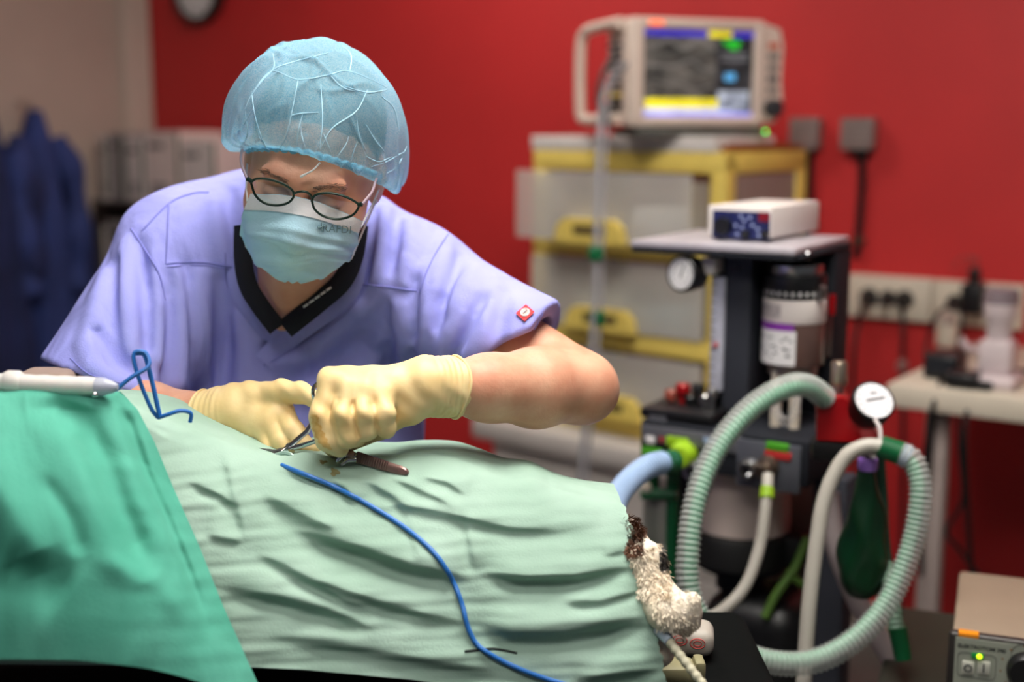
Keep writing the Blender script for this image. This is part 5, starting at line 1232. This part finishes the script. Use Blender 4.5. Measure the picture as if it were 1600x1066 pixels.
# ---- dark polo shirt in the neck opening
def polo(p):
    d = scrub0(p)+.010
    d = smax(d, -cone(p, P(474, 385, 1.60), P(440, 496, 1.650), .054, .004), .005)
    d = smax(d, -cone(p, P(474, 330, 1.64), P(474, 392, 1.70), .072, .058), .01)
    d = smax(d, ell(p, P(465, 430, 1.68), (.105, .14, .13)), .01)
    return smax(d, -(p[:, 2]-1.12), .01)
V, F = sdf_mesh(polo, (-.50, 1.48, 1.10), (-.08, 1.85, 1.50), .004); obj('polo_shirt', smooth_mesh(V, F, 1), F, m_polo, PE, True, 0)
def pcol(pts, w_, name):
    q = spline([P(*a) for a in pts], 8); t_ = np.gradient(q, axis=0); t_ /= np.linalg.norm(t_, axis=1)[:, None]
    s_ = np.cross(t_, b_); s_ /= np.linalg.norm(s_, axis=1)[:, None]; k_ = np.linspace(0, 1, 9)
    G = np.stack([q+s_*(a-.5)*w_+b_*(.006*math.sin(a*math.pi)) for a in k_], 0); return MB().grid(G).build(name, m_polo, PE, ang=0)
pcol([(380, 352, 1.64), (380, 405, 1.628), (388, 446, 1.622), (408, 480, 1.622), (434, 514, 1.632)], .024, 'collar')
pcol([(560, 352, 1.645), (552, 400, 1.632), (534, 440, 1.624), (496, 474, 1.624), (446, 514, 1.632)], .026, 'collar')
m = MB()
for k_ in range(5):
    a = P(474+k_*9, 480-k_*6.5, 1.608); m.tube([a, a+RT*.006+UP*.004], .0016, 6)
m.build('collar_trim', M('white knit trim', (200, 200, 205), .8), PE)
# ---- trousers and shoes behind the table
HP = P(440, 940, 1.92)
def trous(p):
    d = ell(p, (HP[0], HP[1], .90), (.185, .15, .17))
    for s in (-1, 1): d = smin(d, chain(p, [(HP[0]+s*.09, HP[1], .86), (HP[0]+s*.11, HP[1]-.02, .48), (HP[0]+s*.12, HP[1]+.02, .09)], [.105, .085, .075], .04), .05)
    return smax(smax(d, -(p[:, 2]-.06), .01), p[:, 2]-.95, .01)
V, F = sdf_mesh(trous, (HP[0]-.32, HP[1]-.25, .03), (HP[0]+.32, HP[1]+.25, 1.0), .009); obj('trousers', V, F, m_scrub, PE, True, 0)
for s in (-1, 1):
    def shoe(p, s=s):
        d = chain(p, [(HP[0]+s*.12, HP[1]+.05, .05), (HP[0]+s*.13, HP[1]-.07, .045), (HP[0]+s*.135, HP[1]-.14, .04)], [.045, .045, .038], .03); return smax(d, .002-p[:, 2], .004)
    V, F = sdf_mesh(shoe, (HP[0]+s*.12-.1, HP[1]-.22, -.02), (HP[0]+s*.12+.1, HP[1]+.14, .13), .006); obj('shoe', V, F, M('white clog', (210, 210, 208), .5), PE, True, 0)
# ---- gloves
def cuff(d, p, A, B, r0, r1, rip, n):
    ab = (B-A).astype(f32); q = p-A.astype(f32); L = float(np.linalg.norm(ab)); t_ = np.clip((q@ab)/(L*L), 0, 1)
    rr = r0+(r1-r0)*t_+rip*np.sin(t_*n+2.0*np.sin(q[:, 2]*45+q[:, 0]*30))
    c = np.linalg.norm(q-t_[:, None]*ab, axis=1)-rr; c = smax(c, (q@ab)/L-L, .002); d = smin(d, c, .010)
    hole = cone(p, A+(B-A)*.75, B+(B-A)*.4, r1*.86, r1*.95); d = smax(d, -hole, .002)
    return d
LC1 = P(712, 605, 1.446); RC1 = P(322, 654, 1.512)
def crease(p, d, pts, r):
    return smax(d, -chain(p, pts, [r]*len(pts), .001), .004)
def gloveL(p):
    d = handL(p)
    d = cuff(d, p, LW+(WL-LW)*-.1, LC1, .0295, .0345, .0014, 34)
    for pl in ([(527, 625), (518, 650), (527, 680), (538, 698)], [(552, 630), (552, 650), (559, 682)], [(580, 632), (585, 650), (588, 680)]):
        d = crease(p, d, CR[pl[0]], .0018)
    for c, r in KN: d = smin(d, ell(p, c, (r, r, r)), .010)
    return d+.0006*np.sin(p[:, 0]*230+p[:, 2]*90+3*np.sin(p[:, 2]*60))
def gloveR(p):
    d = handR(p)
    d = cuff(d, p, RW, RC1, .0300, .0330, .0013, 34)
    return d+.0006*np.sin(p[:, 0]*260+p[:, 2]*80+3*np.sin(p[:, 2]*70))
CR = {}
for pl in ([(527, 625), (518, 650), (527, 680), (538, 698)], [(552, 630), (552, 650), (559, 682)], [(580, 632), (585, 650), (588, 680)]):
    x, y = dens(pl, 4); q = cast(handL, x, y, 1.25, 1.6); CR[pl[0]] = q+normal(handL, q)*.0004
KN = [(P(520, 596, 1.392), .0138), (P(544, 606, 1.387), .0134), (P(570, 611, 1.388), .0130), (P(597, 617, 1.392), .0124)]
for fn, nm, lo, hi in ((gloveL, 'left_glove', P(480, 720, 1.40), P(730, 540, 1.40)), (gloveR, 'right_glove', P(305, 760, 1.47), P(520, 580, 1.47))):
    lo2 = np.minimum(lo, hi)-[.01, .10, .03]; hi2 = np.maximum(lo, hi)+[.01, .11, .02]
    V, F = sdf_mesh(fn, lo2, hi2, .0017); g = obj('glove', smooth_mesh(V, F, 1, .35), F, m_glove, PE, True, 0)
    # rolled cuff bead
    A, B_, r1 = (LW, LC1, .0345) if nm == 'left_glove' else (RW, RC1, .0330)
    x_, y_, z_ = axes(B_-A); th = np.linspace(0, 2*math.pi, 60, endpoint=False)
    MB().tube(B_-z_*.001+(r1+.0006)*(np.cos(th)[:, None]*x_+np.sin(th)[:, None]*y_)+z_*(.002*np.sin(3*th))[:, None], .0019, 8, closed=True).build('cuff_bead', m_glove, g)
    if nm == 'left_glove':
        for kx, (pl, ww) in enumerate((([(490, 650), (493, 662), (500, 680), (508, 694), (518, 703)], 7.0), ([(487, 648), (492, 652), (497, 660)], 5.0))):
            x, y = dens(pl, 6); k_ = np.linspace(-1, 1, 7); w_ = ww*np.sin(np.linspace(.2, math.pi-.2, len(x)))*(1+.25*np.sin(np.arange(len(x))*1.7))
            XX, YY = x[:, None]+w_[:, None]*k_*.95, y[:, None]-w_[:, None]*k_*.35; q = cast(gloveL, XX.ravel(), YY.ravel(), 1.25, 1.6); q = q+normal(gloveL, q)*.0005
            MB().grid(q.reshape(len(x), 7, 3)).build('iodine_smear', M('iodine brown', (214, 162, 84), .5, col2=(232, 192, 122), vs=140), g, ang=0)
# ---- bouffant cap
m_cap = M('blue nonwoven cap', (140, 212, 244), .85, col2=(196, 238, 254), vs=700, bump=.3, bs=420, alpha=.38, transluc=.28, detail=8, spec=.15)
CPH = np.radians(40)
def capf(th, e):
    """th: azimuth (0 = face), e: 0 at the elastic band .. 1 at the crown; head local point"""
    c1 = (1-np.cos(th))*.5                                   # 0 at the brow, 1 at the nape
    bx, by = .0815*np.sin(th), .1000*np.cos(th)-.012
    bz = .060-.066*np.minimum(1, c1*2)**.9-.040*np.maximum(0, c1*2-1)
    ps = (-.40+(math.pi/2+.40)*np.clip((e-.12)/.88, 0, 1)); lo_ = np.minimum(ps, 0); hi_ = np.maximum(ps, 0)
    k_ = np.cos(ps)**.66; zc = .066-.020*np.maximum(0, np.sin(th))-.050*np.minimum(1, c1*2)-.022*np.maximum(0, c1*2-1)
    X, Y, Z_ = .1120*k_*np.sin(th)-.006, .1160*k_*np.cos(th)-.024, zc+(.022+.064*np.minimum(1, c1*2.2))*np.sin(lo_)+(.135-zc)*np.sin(hi_)
    w_ = np.clip(e/.20, 0, 1); w_ = w_*w_*(3-2*w_)
    return np.stack([bx*(1-w_)+X*w_, by*(1-w_)+Y*w_, bz*(1-w_)+Z_*w_], -1)
nt_, ne_ = 420, 110
TH, E = np.meshgrid(np.linspace(-math.pi, math.pi, nt_+1), np.linspace(0, 1, ne_), indexing='xy')
G = capf(TH, E)
rg = np.random.default_rng(12); disp = np.zeros(TH.shape)
wob = .05*np.sin(E*9+3*TH)+.04*np.sin(E*17+5*TH+1)
for k_ in range(34):                                   # gathers rising from the band, thin standing creases
    t0 = -math.pi+2*math.pi*(k_+rg.uniform(-.35, .35))/30; ln = rg.uniform(.22, .62); sl = rg.uniform(-.5, .5)
    dd = np.angle(np.exp(1j*(TH-t0-sl*E*.6+wob))); disp += rg.uniform(.004, .0075)*np.exp(-(dd/(.024+.03*E))**2)*np.clip(1-E/ln, 0, 1)**.6
for k_ in range(12):                                   # long creases over the crown
    x0, y0_, a0 = rg.uniform(-.08, .08), rg.uniform(-.06, .10), rg.uniform(0, 3.14)
    l = (G[..., 0]-x0)*math.cos(a0)+(G[..., 1]-y0_)*math.sin(a0)+.008*np.sin(60*(G[..., 0]*math.sin(a0)-G[..., 1]*math.cos(a0))+k_); ac = -(G[..., 0]-x0)*math.sin(a0)+(G[..., 1]-y0_)*math.cos(a0)
    disp += rg.uniform(.002, .0045)*np.exp(-(l/.0042)**2)*np.exp(-(ac/rg.uniform(.03, .07))**2)*(E > .2)
disp += .0045*np.sin(3*TH+1.0+4*E)*np.sin(E*math.pi)+.003*np.sin(7*TH+2-6*E)*np.sin(E*math.pi)
nv = G-np.array([0, -.02, .03]); nv /= np.linalg.norm(nv, axis=-1, keepdims=True); G = G+nv*disp[..., None]
Gw = hw(G.reshape(-1, 3)).reshape(G.shape)
CAP = MB().grid(Gw).build('bouffant_cap', m_cap, PE, ang=0)
# doubled folds of the thin cloth that stand out as pale lines
from mathutils.kdtree import KDTree
cn = np.cross(np.gradient(Gw, axis=0), np.gradient(Gw, axis=1)); cn /= np.linalg.norm(cn, axis=-1, keepdims=True)+1e-12
if ((cn*(Gw-HC)).sum(-1)).mean() < 0: cn = -cn
fc = ((Gw-CAM)*cn).sum(-1) < 0; gp, gn = Gw[fc], cn[fc]; rel = gp-CAM; dp_ = rel@FW; gx = 800+FPX*(rel@RT)/dp_; gy = 533-FPX*(rel@UP)/dp_
kdc = KDTree(len(gx))
for i_ in range(len(gx)): kdc.insert((gx[i_], gy[i_], 0), i_)
kdc.balance()
CR_ = [[(190, 262), (265, 182), (370, 215), (490, 196), (560, 180), (640, 206), (720, 246)], [(370, 215), (345, 340), (322, 440), (290, 498)], [(185, 262), (202, 370), (240, 478), (272, 500)], [(460, 235), (466, 380), (455, 485)],
       [(645, 255), (600, 340), (505, 408), (457, 490)], [(600, 350), (612, 440), (638, 500)], [(640, 395), (675, 455), (712, 500)], [(340, 356), (390, 348), (450, 345)], [(160, 330), (190, 270), (270, 178), (370, 140), (520, 100)], 
       [(550, 240), (640, 265), (722, 256)], [(500, 200), (545, 245), (600, 262)], [(365, 480), (370, 420), (388, 350)], [(400, 490), (385, 440), (380, 400)], [(500, 500), (478, 450), (470, 430)], [(520, 530), (560, 470), (570, 440)], [(575, 560), (590, 500), (605, 460)],
       [(140, 480), (170, 430), (160, 340)], [(110, 440), (150, 400), (190, 330)], [(700, 280), (750, 330), (770, 420)], [(660, 560), (720, 540), (790, 500)], [(690, 600), (760, 560), (800, 480)], [(640, 520), (690, 540), (740, 520)], [(240, 480), (215, 440), (205, 400)], [(270, 110), (275, 160), (262, 185)], [(545, 80), (580, 120), (575, 180)]]
for pl in CR_:
    x, y = dens([(320+a_/2.5375, 40+c_/2.5375) for a_, c_ in pl], 7); q = []
    for a_, c_ in zip(x, y):
        w0, s0, n0 = 0, 0, 0
        for co, i_, di in kdc.find_n((a_, c_, 0), 4): w_ = 1/(di+.5); w0 += w_; s0 = s0+w_*dp_[i_]; n0 = n0+w_*gn[i_]
        q.append(P(a_, c_, s0/w0)+n0/np.linalg.norm(n0)*.0002)
    q = np.array(q); w_ = .0009*(.4+.55*np.sin(np.linspace(.1, math.pi-.1, len(q)))); MB().tube(q, w_, 6).build('cap_fold', M('folded cap cloth', (186, 228, 246), .85, alpha=.7), CAP)
tb = np.linspace(-math.pi, math.pi, 240, endpoint=False); bp_ = capf(tb, np.zeros(240)); bp_[:, 2] += .0014*np.sin(tb*46); bp_[:, :2] *= (1+.008*np.sin(tb*60))[:, None]
MB().tube(hw(bp_), .0032, 8, closed=True).build('elastic_band', M('blue cap edge', (132, 202, 230), .8, bump=.5, bs=200), CAP)
m = MB(); m.tube(spline([hw((.018, .0905, .052)), hw((.012, .098, .045)), hw((.004, .0985, .038))], 6), .0011, 6); m.tube([hw((.004, .0985, .038)), hw((-.001, .099, .034))], .0016, 6)
m.build('cap_thread', M('white thread', (240, 240, 240), .8), CAP)
# ---- face mask
def maskf(p):
    q = hl(p); d = ell(q, (0, .046, -.062), (.066, .066, .074)); d = smin(d, ell(q, (0, .080, -.035), (.034, .034, .036)), .04)
    return smin(d, head(p)-.004, .008)
mrow = [ # outline rows in pixels: left, right
 (392, 303, 566, 346), (384, 325, 561, 362), (377, 348, 556, 378), (376, 364, 553, 391), (384, 384, 545, 402), (397, 404, 530, 415), (413, 421, 511, 428), (432, 434, 488, 438), (446, 440, 470, 441)]
mr = np.array(mrow, float); rows, cols = 60, 90; tt = np.linspace(0, len(mr)-1, rows); q0 = np.stack([np.interp(tt, np.arange(len(mr)), mr[:, k_]) for k_ in range(4)], 1)
uu = np.linspace(0, 1, cols); MX = q0[:, 0:1]+(q0[:, 2:3]-q0[:, 0:1])*uu; MY = q0[:, 1:2]+(q0[:, 3:4]-q0[:, 1:2])*uu
arch = np.sin(uu*math.pi)[None]*np.linspace(1, 0, rows)[:, None]**3; MY = MY-arch*14
pts = cast(maskf, MX.ravel(), MY.ravel(), 1.2, 1.7); n_ = normal(maskf, pts); ok = np.abs(maskf(pts.astype(f32))) < .01
n_[~ok] = hR[:, 1]
# rays that miss the form: put them on the cheek plane
ql = (pts-HC)@hR; bad = ~ok
if bad.any():
    rr = FW[None]+((MX.ravel()[bad]-800)/FPX)[:, None]*RT+((533-MY.ravel()[bad])/FPX)[:, None]*UP; yl = .055
    o_ = (CAM-HC)@hR; dd = rr@hR; tt_ = (yl-o_[1])/dd[:, 1]; pts[bad] = CAM+rr*tt_[:, None]
VV = np.linspace(0, 1, rows)[:, None]+0*MX; UU = uu[None]+0*MX
pl_ = np.zeros(MX.shape)
for c_, s_, a_ in ((.42, .05, .0046), (.60, -.12, .0042), (.74, .10, .0036), (.30, -.05, .0024)):
    l = VV-c_-s_*(UU-.5)-.02*np.sin(UU*7+c_*9); pl_ += a_*np.where(l < 0, np.exp(-(l/.05)**2), np.exp(-(l/.015)**2))
pl_ += .0014*np.sin(UU*11+VV*9)*np.sin(VV*8)
pts = pts+n_*(pl_.ravel()[:, None]+.001)
Gm = pts.reshape(rows, cols, 3)
for _ in range(6): Gm[1:-1, 1:-1] = .5*Gm[1:-1, 1:-1]+.125*(Gm[:-2, 1:-1]+Gm[2:, 1:-1]+Gm[1:-1, :-2]+Gm[1:-1, 2:])
m_mask = M('pale aqua mask', (178, 220, 240), .8, col2=(192, 230, 246), vs=14, bump=.25, bs=400, spec=.2)
MK = MB().grid(Gm).build('face_mask', m_mask, PE, ang=0)
Gb = Gm[:9]+np.array(hR[:, 1])*.0014; MB().grid(Gb).build('nose_strip', M('white mask strip', (222, 222, 226), .8, bump=.2, bs=300), MK, ang=0)
for c_ in (0, cols-1):
    e1, e2 = Gm[4, c_], Gm[30, c_]; s = -1 if c_ == 0 else 1; ear = hw((s*.083, -.008, -.01))
    MB().tube(spline([e1, (e1+ear)/2+hw((s*.001, 0, 0))-HC, ear], 6), .0012, 6).build('ear_loop', M('white elastic', (230, 230, 232), .8), MK); MB().tube(spline([e2, (e2+ear)/2+hw((s*.001, 0, 0))-HC, ear-hR[:, 2]*.012], 6), .0012, 6).build('ear_loop', M('white elastic', (230, 230, 232), .8), MK)
# print on the mask
def onmask(px, py):
    d_ = np.hypot(MX-px, MY-py); i, j = np.unravel_index(np.argmin(d_), d_.shape); return Gm[i, j]
Vt, Ft = text_mesh('RAFDI', 1.0); wpx = 44.0; s_ = wpx/Vt[:, 0].max(); cr, sr_ = math.cos(math.radians(4)), math.sin(math.radians(4))
tx = 504+(Vt[:, 0]*cr+Vt[:, 1]*sr_)*s_; ty = 362-(Vt[:, 1]*cr-Vt[:, 0]*sr_)*s_
from mathutils.kdtree import KDTree
kd = KDTree(MX.size)
for i_, (a_, c_) in enumerate(zip(MX.ravel(), MY.ravel())): kd.insert((a_, c_, 0), i_)
kd.balance(); fl = Gm.reshape(-1, 3)
def msk_d(a_, c_):
    w0, s0 = 0, 0
    for co, i_, di in kd.find_n((a_, c_, 0), 4): w_ = 1/(di+.2); w0 += w_; s0 = s0+w_*((fl[i_]-CAM)@FW)
    return s0/w0
obj('mask_print', [P(a_, c_, msk_d(a_, c_)-.0020) for a_, c_ in zip(tx, ty)], Ft, M('grey mask print', (132, 166, 176), .8), MK, False)
m = MB()
for a_, c_ in (((496, 355), (509, 353)), ((502, 348), (503, 360))): m.tube([P(x, y, msk_d(x, y)-.0020) for x, y in (a_, c_)], .0009, 5)
m.build('mask_cross', M('grey mask print', (132, 166, 176), .8), MK)
# ---- glasses
GY = .1195
def onpl(px, py, y=GY):
    o_ = (CAM-HC)@hR; d_ = ray(px, py)@hR; t_ = (y-o_[1])/d_[1]; return CAM+ray(px, py)*t_
def gz(a): return (320+a[0]/2.5375, 40+a[1]/2.5375)
GL = thing if False else None
lensL = [(183, 622), (205, 608), (255, 610), (310, 628), (346, 652), (352, 678), (330, 703), (285, 713), (235, 703), (200, 672)]
lensR = [(424, 694), (440, 672), (490, 664), (550, 676), (598, 700), (610, 718), (585, 752), (530, 768), (475, 758), (437, 730)]
m_frame = M('dark green spectacle frame', (22, 44, 36), .3, .3); m_lens = M('spectacle glass', (250, 250, 250), .0, trans=1.0, var=.0, alpha=.16)
fr = None
for L_ in (lensL, lensR):
    q = spline([onpl(*gz(a)) for a in L_+[L_[0]]], 8)[:-1]
    o = MB().tube(q, .0014, 8, closed=True).build('glasses' if fr is None else 'rim', m_frame, PE if fr is None else fr)
    if fr is None: fr = o
    cc_ = q.mean(0); n = len(q); obj('lens', np.vstack([q, [cc_+hR[:, 1]*.002]]), [(i, (i+1) % n, n) for i in range(n)], m_lens, fr)
MB().tube(spline([onpl(*gz(a), GY+y) for a, y in (((350, 668), 0), ((370, 660), .003), ((390, 658), .004), ((410, 664), .003), ((426, 682), 0))], 6), .0014, 8).build('bridge', m_frame, fr)
for s, a in ((-1, (166, 606)), (1, (624, 708))):
    h = onpl(*gz(a)); e = onpl(*gz((186, 618) if s < 0 else (606, 712)))
    MB().tube([e, h], [.0022, .0028], 8).build('hinge', m_frame, fr)
    up = hw((s*.080, .045, .022)); ear = hw((s*.0835, -.008, .018))
    MB().tube(spline([h, (h+up)/2+hR[:, 0]*s*.003, up, ear], 8), .0016, 8).build('temple', M('pale lilac temple', (170, 150, 160), .3, .4), fr)
# ================================================================== instruments and cord
def pd(px, py, lift=.002):
    a, b = np.array([float(px)]), np.array([float(py)]); return topoints(a, b, pale(a, b)-lift)[0]
# blue diathermy cord lying over the drape, with the loops at the left
c1 = [(440, 727), (462, 736), (505, 753), (545, 772), (590, 797), (640, 830), (680, 866), (706, 905), (722, 945), (731, 980), (746, 1008), (775, 1028), (810, 1045), (850, 1060), (890, 1072)]
x, y = dens(c1, 8); q = topoints(x, y, pale(x, y)-.0032*np.clip((x-446)/16, -1.2, 1))
m_cord = M('blue cord', (40, 110, 190), .4, var=.08)
t = thing('diathermy_lead', 'blue cord snaking down over the pale drape from the hands', 'cord', q[-1])
MB().tube(q, .0026, 10).build('cord', m_cord, t)
t = thing('looped_lead', 'twisted blue cord loop standing up beside the white hand piece', 'cord', P(245, 655, 1.36))
lp = spline(PL((178, 612, 1.325), (205, 590, 1.325), (232, 572, 1.33), (228, 552, 1.335), (212, 550, 1.335), (209, 563, 1.335), (220, 600, 1.34), (236, 638, 1.345), (247, 653, 1.35)), 8)
MB().tube(lp, .0022, 8).build('cord_loop', m_cord, t)
MB().tube(spline(PL((212, 552, 1.338), (226, 556, 1.338), (236, 590, 1.342), (244, 625, 1.345), (250, 652, 1.348)), 8), .0026, 8).build('cord_loop', m_cord, t)
MB().tube(spline(PL((247, 653, 1.35), (262, 648, 1.345), (282, 642, 1.345), (298, 646, 1.35), (297, 660, 1.352)), 8), .0022, 8).build('cord_loop', m_cord, t)
# white translucent hand piece lying on top of the teal drape
t = thing('white_handpiece', 'white translucent tubular hand piece lying on the teal drape', 'hand piece', P(90, 605, 1.30))
a, b = P(-60, 596, 1.29), P(150, 604, 1.29)
m_hp = M('milky hand piece', (226, 220, 216), .3, sss=.1, alpha=.9)
MB().tube(resample(np.array([a, b]), .004), .0095*(1+.03*np.sin(np.arange(len(resample(np.array([a, b]), .004)))*1.3)), 18).build('tube_body', m_hp, t)
MB().lathe([(.0095, 0), (.0092, .008), (.006, .018), (.003, .022)], b, b-a, 18).build('tip', M('frosted lilac tip', (180, 182, 200), .2, alpha=.8), t)
MB().lathe([(.0105, 0), (.012, .003), (.012, .014), (.0105, .017)], P(8, 597, 1.29), b-a, 18).build('collar', m_hp, t)
MB().sphere(P(148, 617, 1.275), .003).build('metal_stud', m_chrome, t)
tag(MB().box(P(30, 590, 1.52)-[.0, .03, .03], P(118, 578, 1.52)+[.0, .03, .0], .012, 3).build('padded_roll', M('beige padding', (150, 128, 118), .8, bump=.3)), 'beige padded roll behind the white hand piece', 'pad')
# needle holder held in the fist: two blades, box joint, shanks and ring handles
t = thing('needle_holder', 'steel needle holder gripped between the gloved hands', 'instrument', P(442, 706, 1.425))
J = P(452, 698, 1.428)
MB().tube(PL((440, 706, 1.424), (452, 698, 1.428), (480, 674, 1.425), (500, 640, 1.425), (506, 622, 1.43)), [.0024, .0034, .0030, .0028, .0026], 10).build('shank', m_chrome, t)
MB().tube(PL((444, 704, 1.426), (470, 697, 1.426), (492, 690, 1.42), (512, 682, 1.41)), [.0022, .0030, .0028, .0026], 10).build('shank', m_chrome, t)
MB().lathe([(.0042, -.003), (.0042, .003)], J, (.1, -1, .2), 14).build('box_joint', m_steel, t)
MB().tube(PL((452, 700, 1.427), (430, 705, 1.428), (402, 701, 1.43)), [.0026, .0018, .0009], 8).build('jaw', m_steel, t); MB().tube(PL((452, 703, 1.427), (432, 709, 1.426), (410, 709, 1.428)), [.0026, .0018, .0009], 8).build('jaw', m_steel, t)
for c, r in ((P(499, 613, 1.435), .011), (P(524, 690, 1.405), .010)):
    th = np.linspace(0, 2*math.pi, 30, endpoint=False); u_ = np.array([.7, .5, .2]); u_ /= np.linalg.norm(u_); v_ = np.array([0, -.25, 1.]); v_ -= u_*(u_@v_); v_ /= np.linalg.norm(v_)
    MB().tube(c+r*(np.cos(th)[:, None]*u_*.75+np.sin(th)[:, None]*v_), .0024, 8, closed=True).build('finger_ring', m_chrome, t)
# forceps with ribbed dark handle lying on the drape
t = thing('tissue_forceps', 'dark ribbed forceps lying on the drape right of the fist', 'forceps', pd(600, 730))
m_dk = M('reddish dark steel', (136, 104, 98), .32, .5, var=.15, vs=60)
hA, hB = P(556, 714, 1.405), P(638, 739, 1.385)
ax3 = (hB-hA); L3 = np.linalg.norm(ax3); ax3 = ax3/L3; sd = np.cross(ax3, b_); sd /= np.linalg.norm(sd); nn = np.cross(sd, ax3)
if nn@b_ < 0: nn = -nn
def blade(prof, w_fun, th, name, mat, off=0.0):
    k = np.linspace(0, 1, 40); wv = np.array([w_fun(a) for a in k])[:, None]; c = hA+(k*L3)[:, None]*ax3+nn*off
    G = np.stack([c-sd*wv-nn*th, c-sd*wv, c-sd*wv*.6+nn*th*.7, c+sd*wv*.6+nn*th*.7, c+sd*wv, c+sd*wv-nn*th, c-sd*wv-nn*th], 1); m = MB().grid(G); m.add(G[0][:-1], [tuple(range(6))]); m.add(G[-1][:-1], [tuple(range(5, -1, -1))]); return m.build(name, mat, t)
blade(None, lambda a: .0062*(1-.25*a) if a < .85 else .0048*math.sqrt(max(.02, 1-((a-.85)/.15)**2)), .0022, 'handle_blade', m_dk)
for k in range(13):
    c = hA+ax3*L3*(.06+k*.045)+nn*.0018; MB().tube([c-sd*.0052, c+nn*.0008, c+sd*.0052], .0009, 6).build('grip_rib', m_dk, t)
MB().tube(PL((556, 714, 1.402), (545, 708, 1.402), (535, 712, 1.40), (527, 722, 1.40)), [.0040, .0044, .0036, .0018], 10).build('tip_arm', m_chrome, t)
MB().tube(PL((556, 718, 1.401), (543, 719, 1.399), (533, 727, 1.397)), [.0034, .0034, .0018], 10).build('tip_arm', m_chrome, t)
MB().sphere(P(548, 710, 1.398), .0048).build('spring_joint', m_dk, t)
# clear retractor at the wound edge
t = thing('wound_clip', 'small translucent clip at the wound edge under the needle holder', 'clip', P(450, 715, 1.425))
MB().tube(spline(PL((430, 712, 1.42), (445, 708, 1.418), (456, 712, 1.415), (460, 722, 1.412)), 6), .0026, 8).build('clip_arm', M('clear green plastic', (170, 200, 190), .2, alpha=.6), t)
MB().tube(spline(PL((425, 717, 1.415), (440, 716, 1.412), (452, 720, 1.41)), 6), .0018, 8).build('clip_arm', M('clear green plastic', (170, 200, 190), .2, alpha=.6), t)
